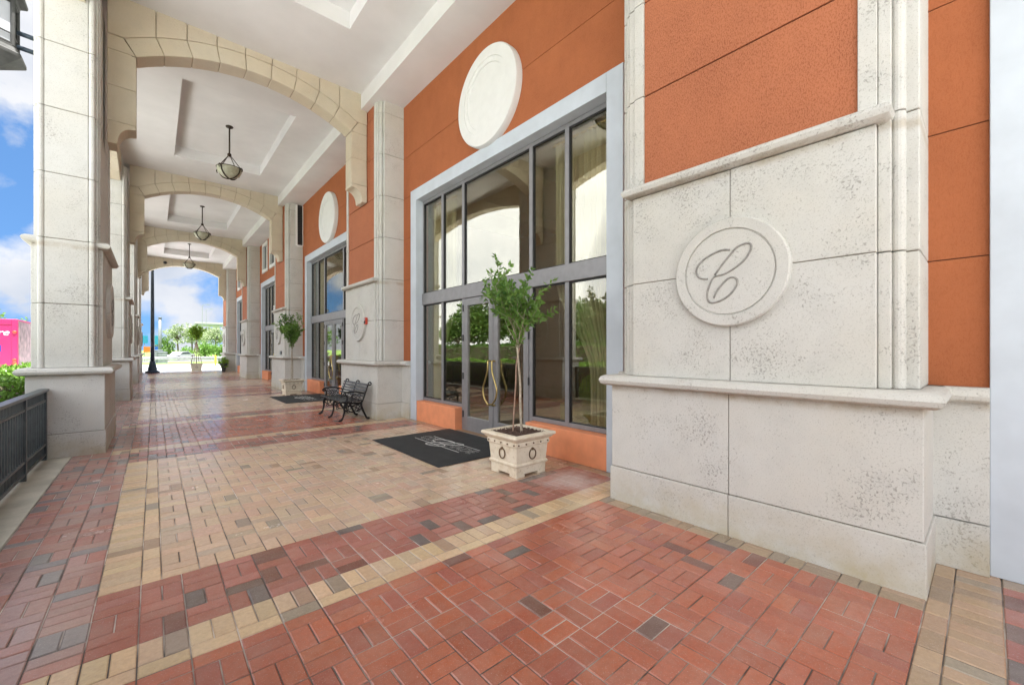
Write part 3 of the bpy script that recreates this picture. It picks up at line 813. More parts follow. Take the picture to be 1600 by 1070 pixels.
# ------------------------------------------------------------------ bench
def bench(loc,label):
    t=thing('bench',loc,label,'bench'); L=1.42   # local: +x = back (towards the pier), y along
    for i,y in enumerate((.03,L/2,L-.03)):
        B=MB(); P=lambda *a:[(-u,y,z) for u,z in a]
        B.tube(curve(P((.40,.37),(.445,.30),(.44,.20),(.465,.10),(.50,.035),(.56,.018)),5),[.034,.034,.032,.03,.027,.024,.022,.021,.02,.02,.02,.019,.018,.018,.018,.018,.018,.02,.022,.024,.024,.024,.022,.02,.018,.014],8)
        B.tube(curve(P((.09,.37),(.085,.28),(.045,.18),(.0,.09),(-.03,.035),(-.085,.018)),5),[.026]*10+[.021]*10+[.023]*6,8)
        B.tube(curve(P((.52,.365),(.50,.40),(.42,.385),(.28,.365),(.14,.36),(.07,.385),(.03,.48),(-.01,.60),(-.045,.70),(-.07,.755)),4),.019,8)
        ring=[(-( -.095+.032*math.cos(2*pi*k/14)),y,.755+.032*math.sin(2*pi*k/14)) for k in range(14)]
        B.tube(ring,.014,7,closed=True)
        for (u,z,r) in ((.245,.255,.045),(.16,.285,.035),(.335,.275,.032),(.14,.205,.03),(.36,.20,.025)):
            B.tube([(-(u+r*math.cos(2*pi*k/12)),y,z+r*math.sin(2*pi*k/12)) for k in range(12)],.009,6,closed=True)
        B.tube(curve(P((.43,.29),(.33,.20),(.24,.185),(.14,.21),(.07,.27)),4),.012,7)
        B.tube(curve(P((.41,.34),(.30,.31),(.2,.33),(.1,.34)),4),.011,7)
        if i!=1:
            B.tube(curve(P((.02,.56),(.10,.575),(.20,.60),(.33,.605),(.43,.59),(.465,.555),(.44,.53),(.42,.55)),5),.017,8)
            B.tube(curve(P((.42,.575),(.385,.50),(.40,.44),(.44,.39)),4),.015,7)
            for k in range(7):
                a=2*pi*k/7; r=.028; cu,cz=.245+.048*math.cos(a),.49+.048*math.sin(a)
                B.tube([(-(cu+r*.8*math.cos(2*pi*j/9)),y,cz+r*.8*math.sin(2*pi*j/9)) for j in range(9)],.0075,6,closed=True)
            for cu,cz,r in ((.13,.52,.035),(.12,.44,.03),(.345,.545,.028),(.35,.44,.03)):
                B.tube([(-(cu+r*math.cos(2*pi*j/10)),y,cz+r*math.sin(2*pi*j/10)) for j in range(10)],.008,6,closed=True)
        B.build('end_frame',M['iron'],t,smooth=True)
    S=MB()
    for k in range(6):
        u=.51-.08*k; z=.405-.012*math.sin(k/5*pi); 
        S.box(-u-.0,-u+.052,-.03,L+.03,z-.002,z+.022)
    S.build('seat',M['benchwood'],t,bevel=.005)
    K=MB(); 
    for k in range(5):
        f=k/4; u=.035-.095*f; z=.50+.235*f
        c=Vector((-u-.022,0,z)); a=Vector((.36,0,.93)).normalized()*.020; n=Vector((-.93,0,.36)).normalized()*.010
        vs=[]
        for yy in (-.02,L+.02):
            for q in (-a-n,a-n,a+n,-a+n): p=c+q; vs.append((p.x,yy,p.z))
        K.add(vs,[(0,1,2,3),(7,6,5,4),(0,4,5,1),(1,5,6,2),(2,6,7,3),(3,7,4,0)])
    K.build('backrest',M['benchwood'],t,bevel=.005)
    return t
bench((3.43,8.72,0),'black cast iron bench with worn slats against the second pier')

# ------------------------------------------------------------------ doormats
def doormat(loc,label):
    t=thing('doormat',loc,label,'doormat','black doormats before the doors')
    w,l=.75,1.05
    MB().loft(-w,w,-l,l,[(0,.0),(0,.004),(-.025,.010)]).build('rubber_base',M['mat'],t)
    for x in (-.15,.14): MB().box(x,x+.009,-.72 if x>0 else -.60,.72 if x<0 else .60,.0095,.0115).build('stripe',M['letter'],t)
    # reads left to right from +y to -y for someone facing the doors (+x)
    mt=Matrix(((0,1,0,0),(-1,0,0,0),(0,0,1,.0108),(0,0,0,1)))
    text_mesh('lettering','COL',.25,M['letter'],t,Matrix.Translation((-.0,.46,-.003))@mt,outline=.003)
    text_mesh('lettering','NADE',.25,M['letter'],t,Matrix.Translation((-.0,-.43,-.003))@mt,outline=.003)
    c=MB()
    for st in EMB:
        pts=curve([Vector((z*.95-.01,q*1.5,.0112)) for q,z in st],5)
        c.tube(pts,[.004+.005*math.sin(pi*i/len(pts)) for i in range(len(pts))],6)
    c.v=[(x,y,.0095+max(-.001,min(.0025,z-.0095))) for x,y,z in c.v]
    c.build('monogram',M['letter'],t)
    return t
m1=doormat((3.47,5.60,.004),'large black doormat with white lettering before the nearest doors')
dup(m1,(3.5,13.72,.004),'black doormat lying beyond the bench at the second doors')

# ------------------------------------------------------------------ pendant lamps
def pendant(loc,label):
    t=thing('pendant_lamp',loc,label,'ceiling lamp','bowl pendant lamps under the arcade ceiling')  # origin at ceiling
    MB().lathe([(.085,0),(.09,-.015),(.075,-.035),(.02,-.045)][::-1],n=24).build('canopy',M['bronze'],t,smooth='auto')
    MB().tube([(0,0,-.03),(0,0,-.74)],.019,10).build('rod',M['bronze'],t,smooth=True)
    MB().lathe([(.01,-.82),(.045,-.80),(.05,-.77),(.045,-.74),(.015,-.72)],n=16).build('hub',M['bronze'],t,smooth=True)
    Rb=.29; zr=-1.14; zb=-1.40
    pr=[(.004,zb)]+[(Rb*math.sin(a/10*pi/2),zb+(zr-zb)*(1-math.cos(a/10*pi/2))) for a in range(1,11)]
    pi_=[(r*.96,z+.012) for r,z in pr[::-1]]
    MB().lathe(pr+pi_,n=40,cap=False).build('bowl',M['bowl'],t,smooth='auto')
    for k in range(4):
        a=pi/4+k*pi/2; ca,sa=math.cos(a),math.sin(a); A=MB()
        A.tube([(.03*ca,.03*sa,-.79),(Rb*1.03*ca,Rb*1.03*sa,zr+.01)],.010,7)
        A.tube([((r+.012)*ca,(r+.012)*sa,z-.012) for r,z in pr[::-1]],.016,7)
        A.tube(curve([(Rb*1.03*ca,Rb*1.03*sa,zr),(Rb*1.2*ca,Rb*1.2*sa,zr-.005),(Rb*1.27*ca,Rb*1.27*sa,zr-.05),(Rb*1.2*ca,Rb*1.2*sa,zr-.10)],4),.012,7)
        A.build('arm',M['bronze'],t,smooth=True)
    rim=MB(); rim.tube([((Rb+.005)*math.cos(2*pi*k/40),(Rb+.005)*math.sin(2*pi*k/40),zr) for k in range(40)],.009,6,closed=True); rim.build('rim',M['bronze'],t,smooth=True)
    return t
pl=['bowl pendant lamp above the camera seen in the glass','nearest hanging bowl lamp of the walkway ceiling, beyond the first arch','second hanging bowl lamp of the walkway ceiling, beyond the second arch','farthest hanging bowl lamp, just before the last arch']
pd=pendant((1.55,trays[1],CZ+.3),pl[0])
for k in range(1,4): dup(pd,(1.55,trays[k+1],CZ+.3),pl[k])

# ------------------------------------------------------------------ wall lantern on the first pillar
t=thing('wall_lantern',(-1.76,9.35,5.52),'large weathered hexagonal lantern bracketed to the nearest pillar, top left','wall lantern')
hexp=lambda r,z:[(r*math.cos(pi/6+k*pi/3),r*math.sin(pi/6+k*pi/3),z) for k in range(6)]
def hexloft(prof):
    b=MB()
    for r,z in prof: b.v+=hexp(r,z)
    for i in range(len(prof)-1):
        for k in range(6): b.f.append((i*6+k,i*6+(k+1)%6,i*6+6+(k+1)%6,i*6+6+k))
    b.f.append(tuple(range(5,-1,-1))); e=(len(prof)-1)*6; b.f.append(tuple(e+k for k in range(6))); return b
hexloft([(.03,.0),(.10,.03),(.33,.17),(.36,.19),(.36,.24),(.31,.27),(.285,.33),(.285,.36)]).build('base',M['lanternmetal'],t,bevel=.008)
hexloft([(.245,.36),(.245,1.0)]).build('pane',M['lampglass'],t)
cg=MB()
for k in range(6):
    x,y,_=hexp(.262,0)[k]; cg.tube([(x,y,.35),(x,y,1.02)],.026,8)
for z in (.38,.52,.98):
    h=hexp(.262,z); cg.tube(h,.02 if z!=.52 else .013,6,closed=True)
cg.build('cage',M['lanternmetal'],t)
hexloft([(.285,1.0),(.30,1.06),(.37,1.09),(.38,1.13),(.30,1.2),(.2,1.36),(.08,1.5),(.03,1.62)]).build('cap',M['lanternmetal'],t,bevel=.008)
for z in (.63,.42): MB().tube([(.24,.0,z),(.52,0.05,z)],.033,10).build('bracket',M['lampglass' if False else 'lamppost'],t,smooth=True)

# ------------------------------------------------------------------ railings
def fence(y0,y1,label):
    t=thing('railing',(-1.12,y0,0),label,'railing','dark metal railings between the pillars'); L=y1-y0
    n=max(2,round(L/1.32)); 
    for k in range(n+1):
        y=k*L/n; y=min(max(y,.03),L-.03)
        MB().box(-.03,.03,y-.027,y+.027,0,.93).build('post',M['fence'],t,bevel=.004)
    def rail(w,z0,z1): MB().box(-w,w,.0,L,z0,z1).build('rail',M['fence'],t,bevel=.006)
    rail(.048,.93,.965); rail(.022,.79,.82); rail(.022,.20,.23); rail(.022,.06,.09)
    K=MB(); m=int(L/.105)
    for k in range(1,m):
        y=k*L/m; K.box(-.009,.009,y-.009,y+.009,.232,.788)
        for q in (y-.026,y+.026):
            K.box(-.008,.008,q-.008,q+.008,.822,.928); K.box(-.008,.008,q-.008,q+.008,.092,.198)
    K.build('picket',M['fence'],t)
    return t
fence(pily[0]+1.07,pily[1]-1.07,'dark metal railing in the left foreground before the nearest pillar')
fence(pily[1]+1.07,pily[2]-1.07,'dark metal railing between the first and second left pillars')
fence(pily[2]+1.07,pily[3]-1.07,'dark metal railing between the second and third left pillars')
fence(pily[3]+1.07,pily[4]-1.07,'dark metal railing between the third and last left pillars')

# ------------------------------------------------------------------ hedges
def hedge(x0,x1,y0,y1,h,leaf,size,n,label,seed):
    rng=random.Random(seed); t=thing('hedge',((x0+x1)/2,(y0+y1)/2,0),label,'hedge'); w,l=(x1-x0)/2,(y1-y0)/2
    it=[]
    for _ in range(n):
        s=rng.random()
        x,y,z=rng.uniform(-w,w),rng.uniform(-l,l),rng.uniform(.08,h)
        if s<.5: z=h-abs(rng.gauss(0,.05))
        elif s<.9: x=(w if rng.random()<.6 else -w)-rng.gauss(0,.04)
        else: y=l*rng.choice((-1,1))
        z+=.05*math.sin(x*3+y*2.3)+.03*math.sin(y*5.1)
        L=size*rng.uniform(.7,1.4); it.append((Vector((x,y,z)),rv(rng)+Vector((0,0,.5)),L,L*.55))
    m=MB(); leaf_mesh(m,it,rng); m.build('foliage',M[leaf],t,fix=False)
    c=MB().loft(-w+.1,w-.1,-l+.1,l-.1,[(0,0),(0,h-.14),(-.05,h-.08)]); c.build('stem',M['treebark'],t)
hedge(-3.0,-1.72,-2,33,1.0,'hedge',.075,42000,'clipped bright green hedge just outside the railing at left',41)
hedge(-8.6,-7.4,4,28.5,1.75,'hedgedark',.10,26000,'taller dark clipped hedge across the drive, seen in the glass',42)

# ------------------------------------------------------------------ trees outside
spots=[(-9.6,10.4,5.0,2.0,'dark street tree mirrored in the pane beside the large pier'),(-10.4,15.3,4.6,2.3,'street tree behind the tall hedge, mirrored at the doors'),
       (-9.8,19.6,5.4,2.5,'bushy street tree mirrored left of the potted tree'),(-9.6,24.3,5.8,2.5,'street tree mirrored in the leftmost dark pane'),(-10.5,29.0,5.0,1.8,'street tree at the far end of the tall hedge')]
for i,(x,y,h,cr,l) in enumerate(spots):
    tree('street_tree',l,(x,y,0),h,cr,h*.8,'treeleaf',60+i,'street trees behind the tall hedge',n=520,size=.22,trunk=.09,clumps=22)

# far end: bushes, feathery trees
def far(px,fw,zt=None):
    th=math.atan(560/645); u=(px-800)/645; return Vector((fw*(math.sin(th)+u*math.cos(th)),fw*(math.cos(th)-u*math.sin(th)),0))
def zf(py,fw): return 1.5+fw*(545.5-py)/645
ft=[('feathery_tree','pale feathery tree at far left under the last arch','paleleaf',278,74,503,16,.9),
    ('feathery_tree','pale feathery tree behind the round potted tree','paleleaf',300,78,502,20,.9),
    ('feathery_tree','pale feathery tree at far right under the last arch','paleleaf',338,76,505,20,.9),
    ('feathery_tree','pale feathery tree above the guardrail, between its two neighbours','paleleaf',320,84,506,18,.9)]
for i,(n_,l,lf,px,fw,py,wpx,fl) in enumerate(ft):
    p=far(px,fw); h=zf(py,fw); tree(n_,l,p,h,fw*wpx/645,h*.7,lf,80+i,'pale feathery trees beyond the guardrail',n=75,size=.40,trunk=.14,clumps=26,flat=.5)
bs=[(254,66,520,12,'round_bush','dark bushy tree right of the lamp post at the far end','treeleaf'),(263,64,528,11,'round_bush','dark bush behind the white car at the far end','treeleaf'),
    (292,63,545,14,'round_bush','low bright bush left of the potted tree stakes','bush'),(322,63,533,17,'round_bush','large bright green bush behind the yellow bollard','bush'),(344,64,536,14,'round_bush','bright green bush at the right edge of the far arch','bush')]
for i,(px,fw,py,wpx,n_,l,lf) in enumerate(bs):
    p=far(px,fw); h=zf(py,fw); tree(n_,l,p,h,fw*wpx/645,h*.96,lf,95+i,'bushes beyond the guardrail',n=210,size=.27,trunk=.08,clumps=26,cat='bush',flat=.9)
for i,(x,y,h) in enumerate([(-9.5,46,4.3),(-12.6,52,4.8),(-7.9,57,4.6)]):
    tree('roadside_tree',['roadside tree peeping over the pink truck roof','roadside tree farther left behind the pink truck','roadside tree just left of the nearest pillar, beyond the truck'][i],(x,y,0),h,2.2,h*.7,'treeleaf',120+i,'trees behind the pink truck',n=60,size=.3,trunk=.12,clumps=18)

# ------------------------------------------------------------------ far street furniture
p=far(238.2,26.4)
t=thing('street_lamp',(p.x,p.y,-.02),'tall blue-grey street lamp with flared base beyond the last left pillar','street lamp')
MB().lathe([(.36,0),(.36,.11),(.33,.14),(.24,.17),(.235,.30),(.21,.42),(.16,.62),(.135,.70),(.15,.73),(.12,.78)],n=28).build('base',M['lamppost'],t,smooth='auto')
MB().tube([(0,0,.75),(0,0,3),(0,0,5.5),(0,0,7.6)],[.112,.10,.085,.07],16).build('pole',M['lamppost'],t,smooth=True)
MB().lathe([(.07,7.6),(.14,7.66),(.12,7.72),(.20,7.8)],n=20).build('collar',M['lamppost'],t,smooth='auto')
MB().lathe([(.16,7.8),(.24,8.0),(.22,8.35),(.10,8.5)],n=20).build('globe',M['lampglass'],t,smooth=True)
MB().lathe([(.2,8.42),(.1,8.56),(.02,8.75)],n=20).build('finial',M['lamppost'],t,smooth='auto')
p=far(250,47)
t=thing('utility_pole',(p.x,p.y,0),'thin grey utility pole standing right of the street lamp','utility pole'); MB().tube([(0,0,0),(0,0,3),(0,0,zf(496,47))],[.17,.16,.14],10).build('pole',M['greybox'],t,smooth=True)
MB().lathe([(.2,zf(496,47)-.05),(.2,zf(496,47)+.02),(.05,zf(496,47)+.06)],n=10).build('cap',M['greybox'],t)
for px,w,h,l in ((246.5,.9,1.35,'grey utility cabinet just right of the street lamp'),(254,.8,1.15,'smaller grey utility cabinet right of the thin pole')):
    p=far(px,45); t=thing('utility_cabinet',(p.x,p.y,-.02),l,'utility cabinet','grey cabinets at the far kerb')
    MB().loft(-w/2,w/2,-.35,.35,[(.04,0),(.04,.1),(0,.1),(0,h),(.03,h+.01),(.03,h+.05),(-.1,h+.09)]).build('housing',M['greybox'],t,bevel=.01)
    MB().box(-w/2+.06,w/2-.06,-.365,-.352,.18,h-.08).build('door',M['greybox'],t)
for px,py0,py1,fw,mt,l in ((246,541,549,50,'blue','blue sign board low beside the street lamp'),(245,524,538,50,'cyan','turquoise sign board right of the street lamp'),(226,524,536,52,'cyan','turquoise sign board left of the street lamp'),(229.5,541,550,52,'orangesign','orange sign board left of the street lamp base')):
    p=far(px,fw); z0,z1=zf(py1,fw),zf(py0,fw); w=.32
    t=thing('sign_board',(p.x,p.y,-.02),l,'sign','boards beside the far road')
    MB().box(-w,w,-.03,.03,z0,z1).build('board',M[mt],t,bevel=.01)
    MB().box(-.035,.035,.032,.08,0,z1-.1).build('post',M['galv'],t)
p=far(300,43); 
t=thing('guardrail',(p.x,p.y+.5,0),'pale metal guardrail crossing behind the far lawn','guardrail')
g=MB(); g.prism([(0,.44),(.05,.47),(.05,.53),(0,.57),(.05,.61),(.05,.67),(0,.71),(-.02,.71),(-.02,.44)],lambda a,b,d:(d,-a,b),-14,9); g.build('beam',M['galv'],t)
for k in range(-5,5): MB().box(k*2-.06,k*2+.06,.022,.14,-.05,.68).build('post',M['galv'],t)
sheet('verge',M['grass'],-60,60,p.y-1.2,p.y+4,-.012)
p=far(336.8,38.5); t=thing('bollard',(p.x,p.y,-.02),'yellow safety bollard near the right side of the far arch','bollard')
MB().lathe([(.085,0),(.085,.86),(.07,.93),(.03,.96)],n=18).build('post',M['yellow'],t,smooth='auto'); MB().lathe([(.13,0),(.13,.03),(.09,.04)],n=18).build('base',M['yellow'],t,smooth='auto')
p=far(349.5,27.2); t=thing('urn_planter',(p.x,p.y,-.02),'tall dark urn at the last wall pier','planter')
MB().lathe([(.10,0),(.11,.03),(.10,.10),(.15,.35),(.22,.55),(.24,.58),(.22,.6),(.19,.57)],n=24).build('urn',M['planterurn'],t,smooth='auto')
rng=random.Random(9); t=thing('urn_plant',(p.x,p.y,.55),'bright green leafy plant spilling from the dark urn','plant')
crown(rng,[((0,0,.12),.24),((.08,.05,.25),.18),((-.1,-.05,.2),.18),((0,0,-.05),.25)],2600,.11,.9).build('foliage',M['potleaf'],t,fix=False)
MB().tube([(0,0,-.05),(0,0,.25)],.02,6).build('stem',M['stake'],t)
for px,py,fw,l in ((316,477,150,'tall thin highway light pole rising behind the pale trees'),(322,484,170,'second thin highway light pole, right of the first')):
    p=far(px,fw); h=zf(py,fw); t=thing('highway_light',(p.x,p.y,0),l,'light pole','highway light poles on the horizon')
    MB().tube([(0,0,0),(0,0,h)],[.13,.08],8).build('pole',M['galv'],t); MB().tube(curve([(0,0,h-.2),(.6,0,h+.3),(1.5,0,h+.4)],5),.06,6).build('arm',M['galv'],t); MB().box(1.2,2.2,-.2,.2,h+.3,h+.48).build('lamp_head',M['galv'],t)
p=far(303,190); z=zf(503.5,190); t=thing('overpass',(p.x,p.y,0),'long pale concrete overpass on the horizon behind the trees','overpass')
MB().box(0,120,-5,5,z-1.5,z-.75).build('deck',M['overpass'],t); MB().box(0,120,-5.2,-4.9,z-.75,z).build('parapet',M['overpass'],t)
for k in range(3): MB().box(12+k*40,14+k*40,-2,2,-.5,z-1.51).build('column',M['overpass'],t)
# white car beyond the guardrail
p=far(282,60)
t=thing('parked_car',(p.x,p.y,-.02),'white car passing behind the guardrail at the far end','car'); t.rotation_euler=(0,0,R(48)); t.scale=(.85,.85,.85)
bd=MB(); prof=[(-2.2,.30),(-2.25,.62),(-2.1,.82),(-1.2,.92),(-.55,1.38),(.7,1.42),(1.5,1.0),(2.15,.95),(2.25,.6),(2.2,.30)]
bd.prism(prof,lambda a,b,d:(a,d,b),-.85,.85); bd.build('body',M['carwhite'],t,bevel=.06,seg=3)
gw=MB(); gw.prism([(-1.0,.95),(-.5,1.32),(.62,1.36),(1.25,1.0)],lambda a,b,d:(a,d,b),-.86,.86); gw.build('window',M['cargl'],t)
for x in (-1.4,1.4):
    for y in (-.86,.86):
        wlo=MB().lathe([(.2,-.1),(.32,-.1),(.34,-.06),(.34,.06),(.32,.1),(.2,.1)],(x,y,.34),'y-',20).build('wheel',M['tyre'],t)
        MB().lathe([(.02,-.09),(.2,-.09),(.2,.09),(.02,.09)],(x,y,.34),'y-',16).build('rim',M['galv'],wlo)

# ------------------------------------------------------------------ pink box truck
TX,TY=-4.98,30.9
t=thing('box_truck',(TX,TY,-.02),'hot pink box truck parked beyond the railing at the far left','truck')
W=2.45; Lt=6.2; z0,z1=.42,2.98
MB().box(-W,0,.04,Lt,z0+.02,z1).build('cargo_box',M['pink'],t,bevel=.05,seg=3)
sd=MB(); sd.box(.0,.012,.16,Lt-.1,z0+.1,z1-.12); sd.build('side_graphic',M['pinkside'],t)
fr=MB(); fr.box(-W,-W+.2,-.02,.05,z0,z1-.02); fr.box(-.2,0,-.02,.05,z0,z1-.02); fr.box(-W+.2,-.2,-.02,.05,z1-.27,z1-.02); fr.box(-W+.2,-.2,-.02,.05,z0,z0+.12)
fr.build('rear_frame',M['pink'],t,bevel=.012)
dr=MB().box(-W+.205,-.205,.0,.045,z0+.125,z1-.275).build('rear_door',M['pink'],t)
rt=Matrix(((1,0,0,0),(0,0,-1,0),(0,1,0,0),(0,0,0,1)))
text_mesh('lettering','more',.42,M['white'],dr,Matrix.Translation((-.75,-.003,2.32))@rt,.002,shear=.3)
MB().box(-1.6,-.52,-.006,.0,1.40,1.72).build('panel',M['navy'],dr)
text_mesh('lettering','EZ',.30,M['white'],dr,Matrix.Translation((-.85,-.009,1.56))@rt,.002)
text_mesh('lettering','DE',.26,M['white'],dr,Matrix.Translation((-.72,-.003,1.26))@rt,.002)
text_mesh('lettering','sts',.22,M['navy'],dr,Matrix.Translation((-.75,-.003,.86))@rt,.002)
for z in (.62,.85,1.0,2.35): MB().lathe([(.02,-.0),(.075,.0),(.075,.03),(.05,.045)],(-.10,-.02,z),'y-',14).build('tail_light',M['red'],t)
MB().box(-1.4,-1.05,-.04,-.02,z1-.2,z1-.12).build('marker_light',M['orangesign'],t)
MB().box(-W+.1,-.1,-.22,.0,.30,.42).build('bumper',M['galv'],t,bevel=.01)
MB().box(-W+.3,-.3,.1,Lt+1.6,.42-.12,.42).build('chassis',M['dark'],t)
cb=MB(); cb.prism([(Lt+.1,.45),(Lt+2.0,.45),(Lt+2.0,1.2),(Lt+1.3,1.45),(Lt+.95,2.2),(Lt+.1,2.25)],lambda a,b,d:(d,a,b),-W+.1,-.1); cb.build('cab',M['pink'],t,bevel=.05)
for x in (-W+.18,-.18):
    for y in (1.3,Lt+1.2):
        wl=MB().lathe([(.2,-.12),(.38,-.12),(.40,-.08),(.40,.08),(.38,.12),(.2,.12)],(x,y,.40),'x-',22).build('wheel',M['tyre'],t)
        MB().lathe([(.02,-.1),(.2,-.1),(.2,.1),(.02,.1)],(x,y,.40),'x-',16).build('rim',M['galv'],wl)

# ------------------------------------------------------------------ small fittings on the walls
t=thing('fire_alarm',(PX[1]+.03,9.17,2.06),'small red fire alarm beside the medallion of the second pier','fire alarm')
MB().box(-.05,.0,-.05,.05,0,.15).build('housing',M['red'],t,bevel=.008)
MB().lathe([(.035,0),(.03,.012),(.01,.016)],(-.05,0,.045),'x-',16).build('horn',M['dark'],t); MB().box(-.062,-.051,-.025,.025,.09,.135).build('strobe',M['lampglass'],t,bevel=.004)
t=thing('wall_plaque',(PX[2]+.028,17.55,1.30),'small dark plaque just above the ledge of the third pier','plaque')
MB().box(-.02,.0,-.13,.13,0,.13).build('plate',M['dark'],t,bevel=.004); MB().box(-.024,-.0205,-.11,.11,.02,.11).build('face',M['greybox'],t)
t=thing('louver_vent',(4.24,piery[2]-1.085,5.35),'tall narrow dark louvered vent high beside the third pier','vent')
MB().box(-.26,-.21,-.06,.02,0,1.5).build('frame',M['white'],t); MB().box(-.04,-.005,-.06,.02,0,1.5).build('frame',M['white'],t); MB().box(-.21,-.04,-.06,.02,-.04,.02).build('frame',M['white'],t)
MB().box(-.21,-.04,-.03,.02,.02,1.5).build('backing',M['dark'],t)
lv=MB()
for k in range(24): lv.add([(-.208,-.058,.04+k*.061),(-.042,-.058,.04+k*.061),(-.042,-.031,.075+k*.061),(-.208,-.031,.075+k*.061),(-.208,-.058,.034+k*.061),(-.042,-.058,.034+k*.061),(-.042,-.031,.069+k*.061),(-.208,-.031,.069+k*.061)],[(0,1,2,3),(7,6,5,4),(0,4,5,1),(2,6,7,3)])
lv.build('slat',M['louver'],t)
t=thing('paper_notice',(WX+.155,bayc[3]+.55,3.2),'white paper notice taped to the glass of the third entrance','notice'); MB().box(0,.003,-.14,.14,0,.4).build('sheet',M['paper'],t)
MB().box(-.001,-.0002,-.09,.09,.28,.33).build('printed_heading',M['dark'],t); MB().box(-.001,-.0002,-.09,.09,.08,.22).build('printed_text',M['greybox'],t)
t=thing('security_camera',(.55,9.43+8.2*3-.2,6.93),'tiny dark dome camera on the last arch','security camera'); MB().lathe([(.09,0),(.09,.03),(.07,.05)],(0,0,0),'y-',18).build('mount',M['dark'],t)
MB().lathe([(.07,.04),(.06,.09),(.03,.12),(.004,.13)],(0,0,0),'y-',18).build('dome',M['dark'],t,smooth=True)

# ------------------------------------------------------------------ lobby furnishings
def curtain(y0,y1,label,z0=.06,z1=4.55,tied=0):
    t=thing('curtain',(4.60,(y0+y1)/2,0),label,'curtain','pale curtains inside the entrance glass'); hw=(y1-y0)/2
    m=MB(); n=90; zs=[z0+(z1-z0)*i/24 for i in range(25)]
    for z in zs:
        k=1.
        if tied:
            q=min(1,max(0,(2.6-z)/1.5)); k=1-.68*q*q*(3-2*q)
        for i in range(n+1):
            s=-1+2*i/n
            y=s*hw if not tied else (-tied*hw+(s*hw+tied*hw)*k)
            m.v.append((.045*math.sin(i*.95+.4*math.sin(z*1.3))*(.6+.4*k)+.02*math.sin(i*.37),y,z))
    w=n+1
    for j in range(24):
        for i in range(n): a=j*w+i; m.f.append((a,a+1,a+w+1,a+w))
    o=m.build('cloth',M['curtain'],t,smooth=True,fix=False); s=o.modifiers.new('thickness','SOLIDIFY'); s.thickness=.006
    MB().tube([(.0,-hw-.05,z1+.03),(0,hw+.05,z1+.03)],.018,8).build('rod',M['brass'],t)
for k,(bi,nm) in enumerate(((1,'nearest'),(2,'second'))):
    c=bayc[bi]
    curtain(c-2.2,c-1.2,'pale curtain tied back at the right side of the %s entrance'%nm,tied=1)
    curtain(c+1.55,c+2.35,'pale curtain hanging at the left side of the %s entrance'%nm,tied=-1)
t=thing('armchair',(5.35,4.20,.012),'olive green armchair behind the right pane of the nearest entrance','armchair')
MB().loft(-.30,.30,-.29,.29,[(0,.14),(.01,.16),(.01,.36),(-.02,.40)]).build('seat_base',M['armchair'],t,bevel=.03,seg=3)
MB().loft(-.26,.28,-.24,.24,[(0,.40),(.02,.43),(.02,.49),(-.03,.53)]).build('seat_cushion',M['armchair'],t,bevel=.03,seg=3)
bk=MB(); bk.prism([(-.34,.3),(-.37,.80),(-.30,.98),(-.15,1.08),(.15,1.08),(.30,.98),(.37,.80),(.34,.3)],lambda a,b,d:(d,a,b),-.40,-.27); bk.build('backrest',M['armchair'],t,bevel=.04,seg=3)
for s in (-1,1):
    y0,y1=sorted((s*.30,s*.42)); MB().box(-.3,.32,y0,y1,.14,.64).build('arm',M['armchair'],t,bevel=.04,seg=3)
    for x in (-.27,.27): MB().tube([(x,s*.34,0),(x,s*.34,.15)],[.018,.03],8).build('leg',M['treebark'],t)
t.rotation_euler=(0,0,R(195))

# ------------------------------------------------------------------ camera, light, sky
TH=math.atan(560/645)
cd=bpy.data.cameras.new('camera'); cam=bpy.data.objects.new('camera',cd); col.objects.link(cam)
cam.location=(0,0,1.5); cam.rotation_euler=(R(90),0,-TH); cd.sensor_width=36; cd.lens=645/1600*36; cd.shift_y=.0066; cd.clip_start=.05; cd.clip_end=2500
sc.camera=cam
EL=R(75); AZ=R(166)      # azimuth from +Y towards +X: the sun stands high, behind the building
sd=Vector((math.sin(AZ)*math.cos(EL),math.cos(AZ)*math.cos(EL),math.sin(EL)))
ld=bpy.data.lights.new('sun','SUN'); ld.energy=5; ld.angle=R(.5); ld.color=(1,.975,.94)
lo=bpy.data.objects.new('sun',ld); col.objects.link(lo); lo.rotation_euler=sd.to_track_quat('Z','Y').to_euler(); lo.location=(20,-20,60)
wd=bpy.data.worlds.new('World'); sc.world=wd; wd.use_nodes=True; nt=wd.node_tree; N,L=nt.nodes,nt.links
bg=N['Background']
sky=N.new('ShaderNodeTexSky'); sky.sky_type='NISHITA'; sky.sun_disc=False; sky.sun_elevation=EL; sky.sun_rotation=AZ; sky.air_density=1.; sky.dust_density=.25; sky.ozone_density=3.5
tc=N.new('ShaderNodeTexCoord'); sp=N.new('ShaderNodeSeparateXYZ'); L.new(tc.outputs['Generated'],sp.inputs[0])
den=mth(N,L,'ADD',mth(N,L,'MAXIMUM',sp.outputs['Z'],0.),.22)
cx=N.new('ShaderNodeCombineXYZ'); L.new(mth(N,L,'DIVIDE',sp.outputs['X'],den),cx.inputs[0]); L.new(mth(N,L,'DIVIDE',sp.outputs['Y'],den),cx.inputs[1])
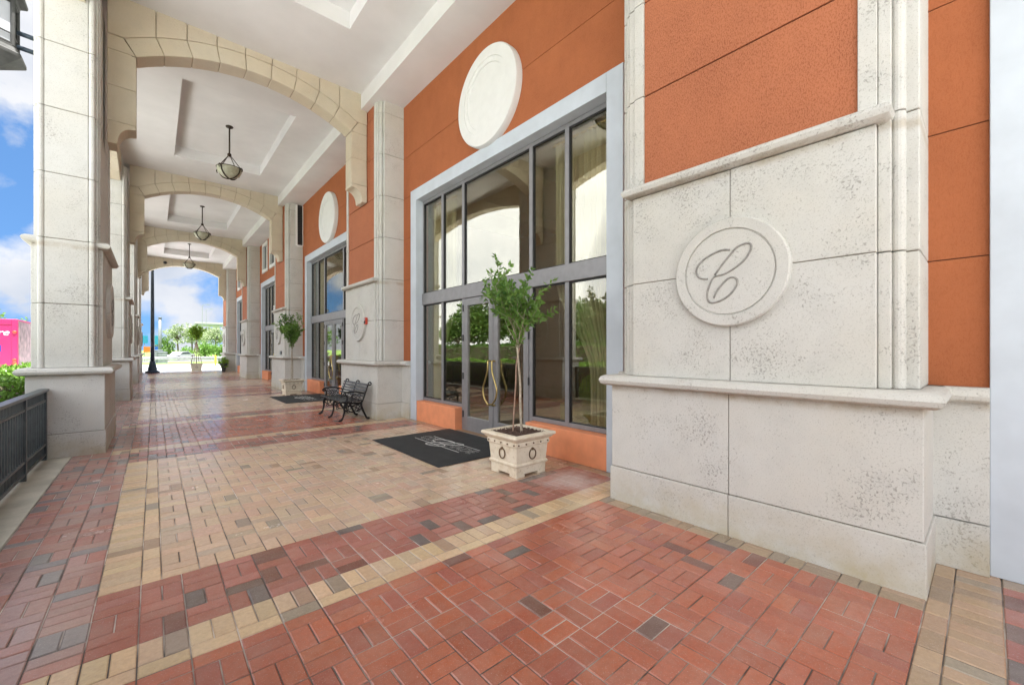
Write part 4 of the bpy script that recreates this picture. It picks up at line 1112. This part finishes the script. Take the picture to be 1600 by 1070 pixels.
cx.inputs[2].default_value=7.7
mp=N.new('ShaderNodeMapping'); mp.inputs['Location'].default_value=(5.2,2.6,1.3); mp.inputs['Scale'].default_value=(1,1,1.25); L.new(tc.outputs['Generated'],mp.inputs[0])
cl=noise(N,L,mp.outputs[0],3.4,10,.55,.2)
# the cloud deck is thick and bright to the west and south (-x, -y), broken with blue to the north (+y)
dp=N.new('ShaderNodeVectorMath'); dp.operation='DOT_PRODUCT'; L.new(tc.outputs['Generated'],dp.inputs[0]); dp.inputs[1].default_value=Vector((-1,-.12,0)).normalized()
deck=N.new('ShaderNodeMapRange'); deck.interpolation_type='SMOOTHSTEP'; L.new(dp.outputs['Value'],deck.inputs[0]); deck.inputs[1].default_value=.12; deck.inputs[2].default_value=.5
mask=ramp(N,L,mth(N,L,'ADD',cl,mth(N,L,'MULTIPLY',deck.outputs[0],.26)),.47,.55)
shadow=ramp(N,L,noise(N,L,mp.outputs[0],6,6,.5),.35,.7)
cc=mix(N,L,shadow,(2.9,3.15,3.6),(4.5,4.5,4.55))
cc=mix(N,L,deck.outputs[0],cc,mix(N,L,shadow,(11.,11.3,11.8),(15.5,15.5,15.6)))
va=N.new('ShaderNodeVectorMath'); va.operation='ADD'; L.new(tc.outputs['Generated'],va.inputs[0]); va.inputs[1].default_value=(0,0,.30)
vn=N.new('ShaderNodeVectorMath'); vn.operation='NORMALIZE'; L.new(va.outputs[0],vn.inputs[0]); L.new(vn.outputs[0],sky.inputs['Vector'])
skc=mix(N,L,1.,sky.outputs[0],(.76,1.0,1.12),'MULTIPLY')
L.new(mix(N,L,mth(N,L,'MULTIPLY',mask,.95),skc,cc),bg.inputs['Color']); bg.inputs['Strength'].default_value=.055
sc.view_settings.view_transform='Standard'; sc.view_settings.look='None'; sc.view_settings.gamma=1; sc.view_settings.exposure=2.05
sc.render.engine='CYCLES'
sc.cycles.max_bounces=8; sc.cycles.diffuse_bounces=5; sc.cycles.transparent_max_bounces=16
try:
    sc.cycles.use_denoising=True
except Exception: pass
